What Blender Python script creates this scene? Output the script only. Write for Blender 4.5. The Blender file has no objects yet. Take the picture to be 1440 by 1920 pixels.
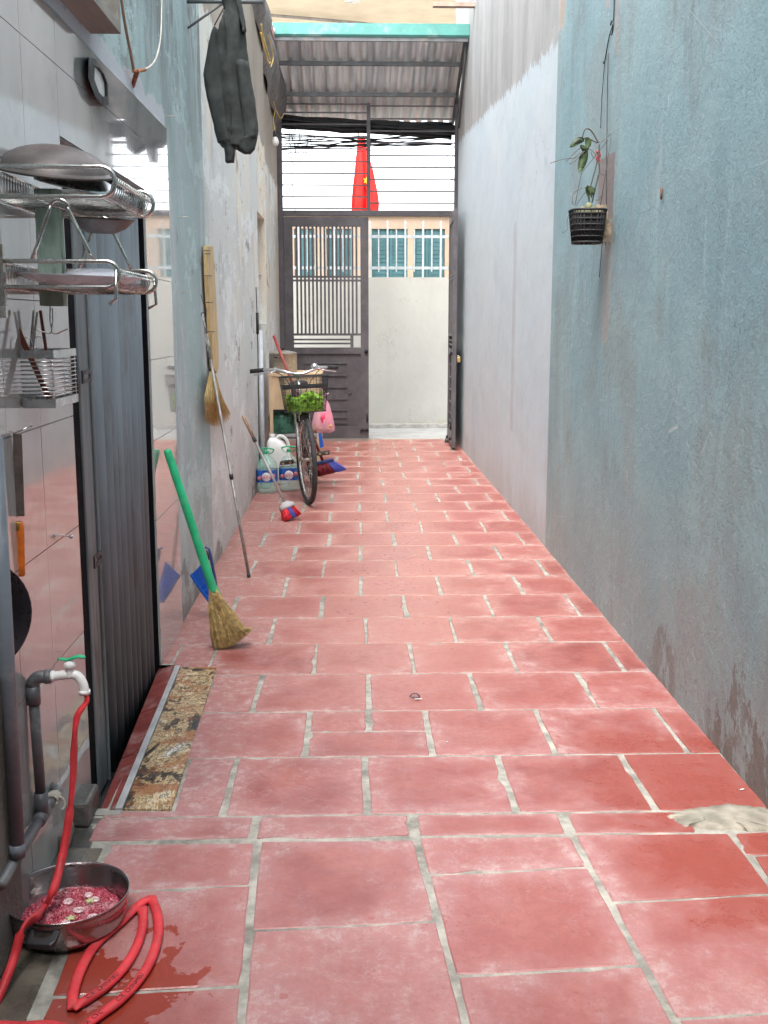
import bpy, bmesh, math, random
from mathutils import Vector, Matrix
random.seed(7)
R = math.radians
S = bpy.context.scene
COL = S.collection
# ------------------------------------------------------------------ camera, sky, sun, exposure
EYE = Vector((0, 0, 1.35)); FOC = 2040.0; PITCH = R(9.93); YAW = R(1.6)
cam_d = bpy.data.cameras.new('camera'); cam = bpy.data.objects.new('camera', cam_d); COL.objects.link(cam)
cam.location = EYE; cam.rotation_euler = (R(90) - PITCH, 0, -YAW)
cam_d.sensor_fit = 'VERTICAL'; cam_d.sensor_height = 36; cam_d.lens = FOC / 1920 * 36
cam_d.clip_start = .05; cam_d.clip_end = 2000
S.camera = cam
SUN_EL, SUN_AZ = R(60), R(196)          # azimuth clockwise from +Y
W = bpy.data.worlds.new('World'); S.world = W; W.use_nodes = True
wt = W.node_tree; bg = wt.nodes['Background']
sky = wt.nodes.new('ShaderNodeTexSky'); sky.sky_type = 'NISHITA'; sky.sun_disc = False
sky.sun_elevation = SUN_EL; sky.sun_rotation = SUN_AZ; sky.air_density = 1.0; sky.dust_density = 3.0; sky.ozone_density = .6
hs = wt.nodes.new('ShaderNodeHueSaturation'); hs.inputs['Saturation'].default_value = .22
hs.inputs['Value'].default_value = 1.15; wt.links.new(sky.outputs[0], hs.inputs['Color']); wt.links.new(hs.outputs[0], bg.inputs[0])
bg.inputs[1].default_value = .15
sd = bpy.data.lights.new('sun', 'SUN'); sd.energy = .6; sd.angle = R(22); sd.color = (1, .94, .86)
sun = bpy.data.objects.new('sun', sd); COL.objects.link(sun)
dv = Vector((math.sin(SUN_AZ) * math.cos(SUN_EL), math.cos(SUN_AZ) * math.cos(SUN_EL), math.sin(SUN_EL)))
sun.rotation_euler = dv.to_track_quat('Z', 'Y').to_euler(); sun.location = (0, 0, 12)
S.view_settings.view_transform = 'Standard'; S.view_settings.look = 'None'
S.view_settings.exposure = 2.32; S.view_settings.gamma = 1
S.cycles.max_bounces = 10; S.cycles.diffuse_bounces = 6; S.cycles.transparent_max_bounces = 16

# ------------------------------------------------------------------ measuring: sight line of a point of the photograph -> a real plane
def ray(x, y):
    v = Vector(((x - 720) / FOC, 1.0, -(y - 960) / FOC))
    c, s = math.cos(PITCH), math.sin(PITCH); v = Vector((v.x, c * v.y + s * v.z, -s * v.y + c * v.z))
    c, s = math.cos(YAW), math.sin(YAW); return Vector((c * v.x + s * v.y, -s * v.x + c * v.y, v.z))
def atX(x, y, X): r = ray(x, y); return EYE + r * (X / r.x)
def atY(x, y, Y): r = ray(x, y); return EYE + r * (Y / r.y)
def atZ(x, y, Z=0.): r = ray(x, y); return EYE + r * ((Z - EYE.z) / r.z)
FY0, FS = 2.70, .06                        # the near paving falls 6 % towards the viewer
def atF(x, y, up=0.):
    r = ray(x, y); t = (EYE.z - up + FY0 * FS) / (FS * r.y - r.z); return EYE + r * t
def fz(Y): return -(FY0 - Y) * FS if Y < FY0 else 0.

# ------------------------------------------------------------------ materials
class NT:
    def __init__(s, name):
        s.m = bpy.data.materials.new(name); s.m.use_nodes = True; s.t = s.m.node_tree
        s.p = s.t.nodes['Principled BSDF']; s.co = s.t.nodes.new('ShaderNodeTexCoord').outputs['Object']
        s.bumps = None
    def link(s, a, b): s.t.links.new(a, b)
    def _in(s, sock, v):
        if v is None: return
        if hasattr(v, 'is_output') or isinstance(v, bpy.types.NodeSocket): s.link(v, sock)
        else:
            if sock.type == 'RGBA' and len(v) == 3: v = (*v, 1)
            sock.default_value = v
    def math(s, op, a, b=0., c=None, clamp=False):
        n = s.t.nodes.new('ShaderNodeMath'); n.operation = op; n.use_clamp = clamp
        s._in(n.inputs[0], a); s._in(n.inputs[1], b)
        if c is not None: s._in(n.inputs[2], c)
        return n.outputs[0]
    def mul(s, a, b): return s.math('MULTIPLY', a, b)
    def mapr(s, v, a, b, c=0., d=1., smooth=True):
        n = s.t.nodes.new('ShaderNodeMapRange'); n.interpolation_type = 'SMOOTHSTEP' if smooth else 'LINEAR'
        s._in(n.inputs[0], v)
        for i, q in enumerate((a, b, c, d)): s._in(n.inputs[i + 1], q)
        return n.outputs[0]
    def vscale(s, k, src=None):
        n = s.t.nodes.new('ShaderNodeVectorMath'); n.operation = 'MULTIPLY'; s.link(src or s.co, n.inputs[0]); n.inputs[1].default_value = k
        return n.outputs[0]
    def noise(s, scale, k=None, detail=4, rough=.6, dist=0., src=None):
        n = s.t.nodes.new('ShaderNodeTexNoise'); n.inputs['Scale'].default_value = scale; n.inputs['Detail'].default_value = detail
        n.inputs['Roughness'].default_value = rough; n.inputs['Distortion'].default_value = dist
        s.link(s.vscale(k, src) if k else (src or s.co), n.inputs['Vector']); return n.outputs['Fac']
    def voro(s, scale, k=None, out='Distance', src=None, feat='F1'):
        n = s.t.nodes.new('ShaderNodeTexVoronoi'); n.feature = feat; n.inputs['Scale'].default_value = scale
        s.link(s.vscale(k, src) if k else (src or s.co), n.inputs['Vector']); return n.outputs[out]
    def mix(s, f, a, b, mode='MIX'):
        n = s.t.nodes.new('ShaderNodeMix'); n.data_type = 'RGBA'; n.blend_type = mode
        s._in(n.inputs[0], f); s._in(n.inputs[6], a); s._in(n.inputs[7], b); return n.outputs[2]
    def sep(s, src=None):
        n = s.t.nodes.new('ShaderNodeSeparateXYZ'); s.link(src or s.co, n.inputs[0]); return n.outputs
    def bump(s, h, strength=.3, dist=.01):
        n = s.t.nodes.new('ShaderNodeBump'); n.inputs['Strength'].default_value = strength; n.inputs['Distance'].default_value = dist
        s.link(h, n.inputs['Height'])
        if s.bumps: s.link(s.bumps, n.inputs['Normal'])
        s.bumps = n.outputs[0]; s.link(s.bumps, s.p.inputs['Normal'])
    def fin(s, col=None, rough=None, metal=None, **kw):
        s._in(s.p.inputs['Base Color'], col); s._in(s.p.inputs['Roughness'], rough); s._in(s.p.inputs['Metallic'], metal)
        for k, v in kw.items(): s._in(s.p.inputs[k.replace('_', ' ')], v)
        return s.m
_mc = {}
def M(name, col, rough=.6, metal=0., var=.22, scale=9, bump=.15, bscale=60, k=None, dirt_or_sheen=None, dscale=5, damt=.5, **kw):
    """plain material with uneven colour, roughness and surface"""
    if name in _mc: return _mc[name]
    s = NT(name)
    n1 = s.noise(scale, k, 5); f = s.mapr(n1, .3, .7, 0, 1)
    c = s.mix(f, tuple(q * (1 - var) for q in col), tuple(min(1, q * (1 + var)) for q in col))
    if dirt_or_sheen: c = s.mix(s.mul(s.mapr(s.noise(dscale, k, 7, .7), .5, .68), damt), c, dirt_or_sheen)
    r = s.mapr(s.noise(scale * 2.3, k, 4), .3, .7, max(0, rough - .1), min(1, rough + .1))
    if bump: s.bump(s.noise(bscale, k, 4), bump, .004)
    _mc[name] = s.fin(c, r, metal, **kw); return _mc[name]

def wall_mat(name, paint, paint2, bare, bare_fn=None, moldy=None, tint=None, ky=None, streak=.5, mold=(.085, .072, .065), patches=(), scratch=.35, base_h=.22, stains=None, rough=.75, grain=1., cracks=.0):
    s = NT(name); x, y, z = s.sep()
    if ky: s.co = s.vscale((1, ky, 1))
    big = s.mapr(s.noise(.9, None, 5, .6), .32, .68)
    c = s.mix(big, paint, paint2)
    if tint: c = s.mix(s.mul(s.mapr(s.noise(1.5, (1, 1, .45), 8, .66, .6), .47, .60), .6), c, tint); c = s.mix(s.mul(s.mapr(s.noise(2.7, (1, 1, .35), 9, .7), .54, .66), .5), c, tuple(q * .74 for q in tint))
    st = s.noise(3.4, (1, 1, .22), 9, .74, .9)
    c = s.mix(s.mul(s.mapr(st, .5, .72), streak), c, tuple(q * .76 for q in paint))
    st2 = s.noise(6, (1, 1, .2), 9, .76, .8)
    c = s.mix(s.mul(s.mapr(st2, .55, .75), streak * .8), c, tuple(min(.9, q * 1.35 + .03) for q in paint2))
    if stains:
        for (col, sc, lo, hi, amt, zlo, zhi) in stains:
            n = s.mapr(s.noise(sc, (1, 1, .17), 9, .72, .7), lo, hi)
            zm = s.mapr(z, zlo, zhi)
            c = s.mix(s.mul(s.mul(n, zm), amt), c, col)
    if cracks:
        pn = s.noise(2.3, (1, 1, .9), 11, .76, .3); c = s.mix(s.mul(s.mapr(pn, .545, .56), cracks), c, tuple(min(.8, q * 1.28) for q in paint)); c = s.mix(s.mul(s.mapr(s.noise(2.9, (1, 1.2, .8), 11, .78, .2), .59, .605), cracks), c, tuple(q * .62 for q in bare))
    for (y0, y1, z0, z1, col, amt, e) in patches:      # bare or repaired rectangles with ragged edges
        w = s.math('MULTIPLY', s.math('SUBTRACT', s.noise(14, None, 5, .7), .5), e)
        yy = s.math('ADD', y, w); zz = s.math('ADD', z, s.mul(w, 2.))
        m = s.mul(s.math('GREATER_THAN', yy, y0), s.math('LESS_THAN', yy, y1))
        m = s.mul(m, s.mul(s.math('GREATER_THAN', zz, z0), s.math('LESS_THAN', zz, z1)))
        c = s.mix(s.mul(m, amt), c, col)
    if bare_fn:                                        # paint stops along a hand-painted slanting edge
        y0, z0, y1, z1 = bare_fn
        line = s.mapr(y, y0, y1, z0, z1, smooth=False)
        w = s.math('MULTIPLY', s.math('SUBTRACT', s.noise(7, (1, 2.2, .8), 6, .75), .5), .34)
        m = s.math('GREATER_THAN', s.math('ADD', z, w), line)
        bb = s.mix(s.mapr(s.noise(3.2, (1, 1, .25), 5), .3, .7), bare, tuple(q * .72 for q in bare))
        c = s.mix(m, c, bb)
    hl = s.math('LESS_THAN', s.math('ABSOLUTE', s.math('SUBTRACT', s.noise(1.3, (1, 1, .55), 8, .62), .5)), .0011); c = s.mix(s.mul(s.mul(hl, s.mapr(s.noise(1.1), .48, .56)), .7), c, tuple(q * .42 for q in paint))
    # pits, specks, scratches
    sp = s.math('LESS_THAN', s.voro(26, (1, 1, .55)), s.mapr(s.noise(1.6), .48, .72, 0., .17))
    c = s.mix(s.mul(sp, .6), c, tuple(q * .4 for q in paint))
    sc1 = s.math('LESS_THAN', s.voro(3.1, (1, 1, 1), 'Distance', feat='DISTANCE_TO_EDGE'), .004)
    scm = s.math('GREATER_THAN', s.noise(2.3, None, 3), .6)
    c = s.mix(s.mul(s.mul(sc1, scm), scratch), c, (.72, .72, .68))
    # damp grime with a ragged upper edge where the wall meets the paving
    g = s.math('ADD', z, s.math('MULTIPLY', s.math('SUBTRACT', s.noise(3.2, (1, 1, .35), 7, .75), .5), 1.1))
    gm = s.mapr(g, -.06, base_h * .5, 1, 0)
    fl = s.mapr(s.math('SUBTRACT', s.noise(5, (1, 1, .6), 9, .74), s.mapr(z, 0, base_h * 1.3, -.07, .17, smooth=False)), .50, .525)
    fl = s.mul(fl, s.mapr(s.noise(1.4, (1, 1, 0), 4, .6), .44, .54))
    if moldy: fl = s.mul(fl, s.mapr(y, moldy[0], moldy[1], 1, .0))
    c = s.mix(s.mul(fl, .9), c, mold)
    gm2 = s.mapr(g, .0, base_h * 2.8, .4, 0); c = s.mix(gm2, c, (.33, .31, .28))
    s.bump(s.noise(1.7, None, 3, .5), .35, .05)
    s.bump(s.noise(30, (1, 1, .8), 7, .7), .5 * grain, .008)
    s.bump(s.noise(120, None, 3), .35 * grain, .003)
    s.bump(s.mul(gm, s.noise(22, None, 6, .8)), .8, .012)
    return s.fin(c, s.mapr(s.noise(6), .3, .7, rough - .1, rough + .1))

TEAL = wall_mat('teal_limewash', (.20, .32, .36), (.28, .405, .43), (.50, .44, .38), (6.3, 2.95, 4.6, 5.6), (3.6, 4.9), (.235, .28, .285), None, .5,
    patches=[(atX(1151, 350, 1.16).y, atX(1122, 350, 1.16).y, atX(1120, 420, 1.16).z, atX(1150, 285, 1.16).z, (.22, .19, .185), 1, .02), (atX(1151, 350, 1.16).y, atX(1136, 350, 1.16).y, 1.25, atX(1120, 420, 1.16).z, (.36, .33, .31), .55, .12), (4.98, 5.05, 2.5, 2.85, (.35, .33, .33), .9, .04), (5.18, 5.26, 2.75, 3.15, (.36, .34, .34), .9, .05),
             (4.4, 4.9, 1.45, 1.7, (.23, .32, .36), .5, .2)], base_h=.36, grain=1.5, scratch=.3)
LILAC = wall_mat('lilac_limewash', (.46, .54, .59), (.51, .575, .61), (.37, .375, .37), (6.4, 2.90, 12.5, 3.3), (2, 3), None, None, .14,
    patches=[(7.9, 8.05, .55, 2.05, (.41, .43, .47), .7, .02)], base_h=.13, grain=.5, scratch=.12,
    stains=[((.50, .46, .42), 4, .45, .7, .5, 2.0, -.3)])
LTEAL = wall_mat('weathered_teal_limewash', (.38, .50, .50), (.31, .44, .46), (.35, .34, .32), (0, 9, 9, 9), None, None, .5, .4, cracks=.7,
    patches=[(.5, 4.76, 2.13, 2.215, (.56, .57, .62), .85, .10)], stains=[((.13, .12, .115), 7, .44, .6, .85, 1.7, 2.9), ((.58, .58, .62), 5, .5, .62, .7, 2.7, 1.6), ((.50, .52, .52), 3, .45, .6, .6, 1.6, .6)], base_h=.3, scratch=.25)
LSTAIN = wall_mat('stained_grey_limewash', (.58, .635, .635), (.64, .68, .66), (.40, .365, .31), (5.9, 3.0, 12.5, 2.78), None, None, .45, .45, cracks=.8,
    stains=[((.76, .70, .56), 3.2, .47, .56, .9, .9, 1.9), ((.28, .30, .33), 6, .5, .65, .6, .9, 2.4), ((.60, .54, .54), 3, .4, .6, .45, 1.2, .4)], base_h=.2, grain=1.3, scratch=.3)
MOLD = wall_mat('mouldy_render', (.10, .095, .08), (.15, .14, .12), (.2, .2, .18), None, None, None, None, .0, base_h=.5, grain=2.5,
    stains=[((.045, .045, .04), 9, .4, .55, .9, -1, 0), ((.07, .085, .04), 6, .5, .6, .7, -1, 0)])
CONC = M('concrete', (.30, .29, .265), .85, var=.3, scale=12, bump=.6, bscale=90, dirt_or_sheen=(.12, .115, .1), dscale=6)
GROUT = M('cement_grout', (.31, .295, .26), .9, var=.35, scale=14, bump=.7, bscale=120, dirt_or_sheen=(.12, .115, .10), dscale=3, damt=.85)
STONEDK = M('dark_wet_stone', (.05, .048, .045), .38, var=.4, scale=10, bump=.6, bscale=50, dirt_or_sheen=(.2, .19, .17), dscale=8)
ASPH = M('pale_road_concrete', (.31, .31, .30), .9, var=.15, scale=5, bump=.5, bscale=150)
STEEL = M('stainless_steel', (.62, .61, .58), .24, 1., var=.2, scale=16, bump=.08, bscale=90, dirt_or_sheen=(.33, .22, .12), dscale=11, damt=.55)
STEELB = M('bright_steel_sheet', (.66, .67, .67), .3, 1., var=.12, scale=10, bump=.1)
ALU = M('dull_aluminium', (.42, .39, .34), .45, .8, var=.3, scale=10, dirt_or_sheen=(.15, .12, .09), dscale=6)
CHROME = M('chrome', (.72, .72, .72), .16, 1., var=.1)
BLACKP = M('black_plastic', (.022, .022, .025), .42, var=.3, bump=.1)
BLACKM = M('black_steel', (.012, .013, .017), .45, .3, var=.4, bump=.1)
RUBBER = M('tyre_rubber', (.03, .03, .031), .7, var=.35, scale=20, bump=.5, bscale=200)
GATEP = M('dark_grey_gate_paint', (.085, .078, .085), .5, .2, var=.18, scale=6, bump=.15, dirt_or_sheen=(.17, .155, .145), dscale=7, damt=.3)
RAILP = M('painted_canopy_steel', (.13, .14, .145), .5, .3, var=.2, dirt_or_sheen=(.25, .17, .12), dscale=6, damt=.35)
PVC = M('grey_pvc', (.145, .165, .195), .38, var=.12, bump=.1, dirt_or_sheen=(.4, .4, .38), dscale=14, damt=.25)
PVCD = M('dark_grey_pvc', (.10, .105, .115), .42, var=.15, bump=.1, dirt_or_sheen=(.4, .4, .38), dscale=11, damt=.3)
WHITEP = M('white_plastic', (.78, .78, .76), .32, var=.05, bump=.05)
GREENP = M('green_plastic', (.02, .45, .20), .38, var=.18, bump=.1, dirt_or_sheen=(.16, .42, .27), dscale=26, damt=.6)
REDH = M('red_hose_rubber', (.60, .035, .045), .58, var=.22, scale=12, bump=.4, bscale=40, dirt_or_sheen=(.34, .08, .07), dscale=22, damt=.5)
STRAW = M('broom_straw', (.50, .36, .15), .7, var=.4, scale=60, bump=.4, bscale=200)
STRAWL = M('dry_reed', (.56, .40, .17), .7, var=.3, scale=40, bump=.4, bscale=200)
BAMB = M('bamboo', (.58, .42, .20), .55, var=.2, scale=30, k=(1, 1, .2), bump=.2)
WOODB = M('plywood', (.58, .42, .26), .65, var=.2, scale=8, k=(1, 1, .2), dirt_or_sheen=(.3, .2, .12), dscale=6)
WOODD = M('dark_brown_wood', (.17, .045, .028), .45, var=.25, scale=25, k=(1, 1, .15), bump=.2)
ORANGE = M('orange_handle', (.66, .15, .012), .38, var=.2, scale=14, dirt_or_sheen=(.12, .04, .015), dscale=20, damt=.6)
KNIFE = M('worn_blade', (.23, .19, .17), .42, .85, var=.25, scale=18, dirt_or_sheen=(.12, .07, .05), dscale=12)
RUST = M('rusty_iron', (.34, .13, .06), .8, .2, var=.5, scale=30, bump=.5)
BLUEP = M('blue_plastic', (.012, .09, .42), .35, var=.12)
NAVY = M('navy_plastic', (.02, .035, .14), .4, var=.2)
REDBR = M('red_bristle', (.66, .02, .035), .6, var=.3, scale=50, bump=.5, bscale=200)
BLUBR = M('blue_bristle', (.07, .085, .40), .6, var=.3, scale=50, bump=.5, bscale=200)
DREDBR = M('dark_red_bristle', (.20, .015, .025), .6, var=.3, scale=50)
JACK = M('charcoal_nylon', (.028, .033, .031), .85, var=.35, scale=9, bump=.8, bscale=30)
REDFL = M('red_flag_cloth', (.80, .02, .015), .7, var=.1, scale=6, bump=.15, Transmission_Weight=0.)
YEL = M('yellow_cloth', (.85, .5, .02), .7, var=.08)
CREAM = M('cream_render', (.86, .76, .58), .8, var=.08, scale=3)
PEACH = M('peach_render', (.62, .47, .35), .8, var=.08, scale=3)
SHUT = M('teal_shutter', (.075, .20, .22), .5, var=.15, scale=4)
FENCEP = M('pale_grey_fence', (.34, .38, .39), .5, .1, var=.1)
WHITEW = wall_mat('off_white_render', (.31, .305, .275), (.345, .34, .31), (.6, .58, .55), None, None, None, None, .18, mold=(.3, .28, .2), base_h=.12, grain=.6, scratch=.1)
TURQ = M('turquoise_sheet', (.08, .27, .24), .45, .1, var=.12, scale=4, dirt_or_sheen=(.4, .5, .46), dscale=5)
TARP = M('grey_tarp', (.16, .155, .15), .7, var=.3, scale=12, bump=.5, bscale=20)
PINKBR = M('pink_coping', (.50, .30, .28), .8, var=.2)
WIREB = M('brown_cord', (.27, .16, .10), .6)
WIREW = M('pale_wire', (.6, .57, .5), .5, .3)
WIREY = M('yellow_wire', (.68, .48, .12), .5)
BLKW = M('black_cable', (.018, .019, .02), .55)
SOILM = M('orchid_fibre', (.25, .19, .12), .9, var=.5, scale=40, bump=.8)
LEAFD = M('orchid_leaf', (.055, .085, .035), .45, var=.4, scale=30)
LEAFL = M('young_leaf', (.16, .36, .035), .4, var=.3, scale=30)
HUSK = M('coconut_husk', (.15, .15, .08), .8, var=.35, scale=20)
CARD = M('glass_green', (.07, .22, .15), .12, var=.5, scale=14, Transmission_Weight=.45)
LETT = M('lettuce_green', (.34, .60, .05), .5, var=.35, scale=30, bump=.5)
PLATEW = M('white_melamine', (.70, .72, .80), .25, var=.06)
WOKM = M('dark_wok_metal', (.10, .085, .08), .42, .35, var=.35, scale=8, bump=.1, dirt_or_sheen=(.09, .04, .03), dscale=9)
PANM = M('pan_steel', (.34, .31, .315), .2, .95, var=.15, scale=8)
CUTM = M('sky_reflecting_mirror', (.85, .85, .85), .05, 1., var=.02, bump=0)
POSTW = M('peeling_mint_wood', (.33, .42, .34), .7, var=.35, scale=18, k=(1, 1, .3), bump=.5, dirt_or_sheen=(.10, .12, .10), dscale=14, damt=.9)
GRILL = M('grey_blue_door_paint', (.165, .192, .215), .65, .0, var=.16, scale=9, k=(1, 1, .2), bump=.12, dirt_or_sheen=(.09, .055, .04), dscale=7, damt=.45)
LIGHTM = M('bulb_glass', (.82, .82, .80), .3, var=.03)
BRICKM = M('terracotta', (.36, .22, .15), .85, var=.3, scale=20, bump=.5, dirt_or_sheen=(.4, .36, .3), dscale=10)

def tile_gloss():
    s = NT('glazed_wall_tile')
    c = s.mix(s.mapr(s.noise(2.2, (1, 1, .8), 6, .6, .6), .35, .65), (.36, .36, .355), (.43, .43, .42))
    c = s.mix(s.mul(s.mapr(s.noise(7, None, 6, .7), .56, .7), .35), c, (.27, .25, .23))
    s.bump(s.noise(2.5, None, 2), .02, .01)
    return s.fin(c, s.mapr(s.noise(5), .3, .7, .05, .12), 0, IOR=1.9, Coat_Weight=.6, Coat_Roughness=.02, Coat_IOR=1.7)
TILEG = tile_gloss()

def tuple_darker(s, c): return s.mix(.42, c, (.19, .045, .042))
def terracotta():
    s = NT('red_terracotta_tile')
    uv = s.t.nodes.new('ShaderNodeUVMap'); uv.uv_map = 'tile'
    u = s.sep(uv.outputs[0])
    at = s.t.nodes.new('ShaderNodeAttribute'); at.attribute_name = 'tone'
    tn = s.sep(at.outputs['Vector'])
    eu = s.math('MINIMUM', u[0], s.math('SUBTRACT', 1., u[0])); ev = s.math('MINIMUM', u[1], s.math('SUBTRACT', 1., u[1]))
    e = s.math('MINIMUM', eu, ev)
    x, y, z = s.sep()
    red = s.mix(tn[0], (.21, .044, .037), (.32, .086, .074))
    red = s.mix(s.mapr(s.noise(6, None, 5), .3, .7), red, (.34, .105, .085))
    # chalky bloom: on the faces, thickest along the joints
    bl = s.noise(3.4, None, 9, .74, .0)
    thr = s.mapr(e, 0, .22, -.13, .02)
    left = s.mapr(x, -.25, -.75, 0., .15)                # salt bloom along the left wall
    ym = s.mul(s.mapr(y, 2.3, 3.1), s.mapr(y, 9.5, 7.5)); thr = s.math('SUBTRACT', thr, s.mul(left, ym))
    thr = s.math('SUBTRACT', thr, s.mul(tn[1], .10))
    v = s.math('SUBTRACT', bl, thr)
    m1 = s.mapr(v, .36, .74)
    mot = s.noise(34, None, 8, .82); red = s.mix(s.mul(s.mapr(mot, .40, .60), .8), tuple_darker(s, red), red)
    c = s.mix(s.math('ADD', s.mul(m1, s.mapr(y, 2.9, 4., .40, .30)), s.mapr(y, 2.6, 3.2, .10, .03)), red, s.mix(s.mapr(y, 3., 5.5), (.42, .245, .25), (.44, .26, .215)))
    gr1 = s.mapr(s.noise(55, None, 6, .85), .52, .64); c = s.mix(s.mul(s.mul(gr1, s.mapr(bl, .4, .6)), .32), c, (.48, .33, .33))
    stn = s.mapr(s.noise(2.1, (1, 1, 1), 7, .7), .55, .68); c = s.mix(s.mul(stn, .3), c, (.24, .07, .05))
    fine = s.noise(19, None, 9, .8, .15)
    m2 = s.mul(s.mapr(v, .50, .70), s.mapr(fine, .46, .62))
    c = s.mix(s.mul(m2, .46), c, (.48, .40, .38))
    wl = s.noise(6, (1, .8, 1), 6, .65, .6)               # whitish wipe marks
    m3 = s.mul(s.mapr(s.math('ABSOLUTE', s.math('SUBTRACT', wl, .5)), .012, .0), s.mapr(s.noise(2.2), .5, .62))
    c = s.mix(s.mul(m3, .22), c, (.5, .4, .39))
    dk = s.math('LESS_THAN', s.voro(13, None), s.mapr(s.noise(3.3), .52, .75, 0, .3))   # dark drips
    c = s.mix(s.mul(dk, .38), c, (.27, .035, .028))
    spk = s.math('LESS_THAN', s.voro(62), s.mapr(s.noise(5), .42, .7, .03, .24)); c = s.mix(s.mul(spk, .42), c, (.20, .055, .05))
    ck = s.math('LESS_THAN', s.math('ABSOLUTE', s.math('SUBTRACT', s.noise(3.7, None, 9, .7), .5)), .0035); c = s.mix(s.mul(s.mul(ck, s.mapr(s.noise(1.3), .5, .6)), .5), c, (.17, .06, .05))
    # wet patch under the hose
    w = s.math('ADD', s.math('MULTIPLY', s.math('SUBTRACT', s.noise(4.2, None, 6, .6, .8), .5), .55), 0)
    dx = s.mapr(s.math('ADD', x, w), -.36, -.345, 1, 0); dy = s.mapr(s.math('ADD', y, w), 2.28, 2.30, 1, 0)
    wet = s.mul(dx, dy); dry = s.mapr(s.noise(5, None, 5, .6), .56, .575, 1, 0); wet = s.mul(wet, dry)
    wr = s.mul(s.mapr(s.math('ADD', x, w), .58, .85), s.mul(s.mapr(s.math('ADD', y, w), 2.2, 2.34), s.mapr(s.math('ADD', y, w), 3.3, 3.45, 1, 0)))
    c = s.mix(s.mul(wr, .8), c, (.25, .048, .034))
    c = s.mix(s.mul(wet, .9), c, (.25, .03, .014))
    r = s.mapr(s.math('ADD', m1, m2), 0, 1.4, .40, .60); r = s.math('ADD', r, s.mapr(s.noise(30), .3, .7, -.06, .06))
    r = s.math('ADD', s.mul(r, s.math('SUBTRACT', 1., s.mul(wet, .85))), s.mul(wet, .02)); r = s.math('SUBTRACT', r, s.mul(wr, .18))
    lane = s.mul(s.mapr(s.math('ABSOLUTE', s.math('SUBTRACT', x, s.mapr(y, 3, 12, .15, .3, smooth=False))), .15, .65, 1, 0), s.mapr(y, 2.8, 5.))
    c = s.mix(s.mul(lane, .22), c, (.44, .20, .14)); r = s.math('SUBTRACT', r, s.mul(lane, .10))  # worn lane, tinted lighter and warmer to paint in the gate's sheen
    s.bump(s.noise(7, None, 6, .7, 1.), .35, .006); s.bump(s.noise(60, None, 5, .7), .35, .0025)
    return s.fin(c, r)
TERRA = terracotta()

def slab_mat():
    s = NT('weathered_marble_slab'); co = s.vscale((1.5, .9, 1))
    n = s.noise(4.2, None, 14, .76, .55, src=co); rp = s.t.nodes.new('ShaderNodeValToRGB'); s.link(n, rp.inputs[0]); cr = rp.color_ramp
    st = [(.42, (.012, .011, .010)), (.455, (.06, .035, .022)), (.475, (.34, .22, .09)), (.495, (.58, .48, .30)), (.51, (.035, .027, .02)), (.53, (.36, .20, .06)), (.56, (.64, .57, .42)), (.585, (.05, .035, .025)), (.62, (.60, .58, .52))]
    cr.elements[0].position = st[0][0]; cr.elements[0].color = (*st[0][1], 1); cr.elements[1].position = st[-1][0]; cr.elements[1].color = (*st[-1][1], 1)
    for p, q in st[1:-1]: e = cr.elements.new(p); e.color = (*q, 1)
    c = s.mix(s.mul(s.mapr(s.noise(3.2, (1, 2.2, 1), 10, .7, .6), .50, .58), .75), rp.outputs[0], (.27, .085, .022))
    c = s.mix(s.mul(s.mapr(s.noise(17, None, 8, .8), .54, .6), .7), c, (.025, .022, .02))
    c = s.mix(s.mul(s.mapr(s.noise(11, None, 6, .8), .64, .67), .8), c, (.6, .58, .54))
    s.bump(n, .5, .008)
    return s.fin(c, s.mapr(n, .3, .7, .25, .6))
SLAB = slab_mat()
def minced():
    s = NT('rinsed_red_grains'); v = s.voro(130)
    c = s.mix(s.mapr(v, .1, .6), (.80, .20, .26), (.46, .04, .08)); c = s.mix(s.mapr(s.noise(9), .5, .66), c, (.70, .30, .34))
    s.bump(s.math('SUBTRACT', 1., v), 1., .006); return s.fin(c, .18, 0, Coat_Weight=.6, Coat_Roughness=.05)
GRAINS = minced()
def clear(name, col, rough=.08, alpha=.35):
    s = NT(name); n = s.noise(9)
    s.bump(n, .5, .02)
    return s.fin(col, rough, 0, Alpha=alpha, Specular_IOR_Level=.8)
PET = clear('clear_bottle_plastic', (.50, .74, .66), .1, .34)
PETG = clear('green_bottle_plastic', (.10, .46, .32), .12, .6)
BAGP = clear('pink_carrier_bag_film', (.88, .45, .56), .25, .5)
MESHM = M('basket_mesh_wire', (.03, .03, .03), .5, .4)
WATER = clear('rinse_water', (.45, .07, .08), .03, .25)

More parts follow.
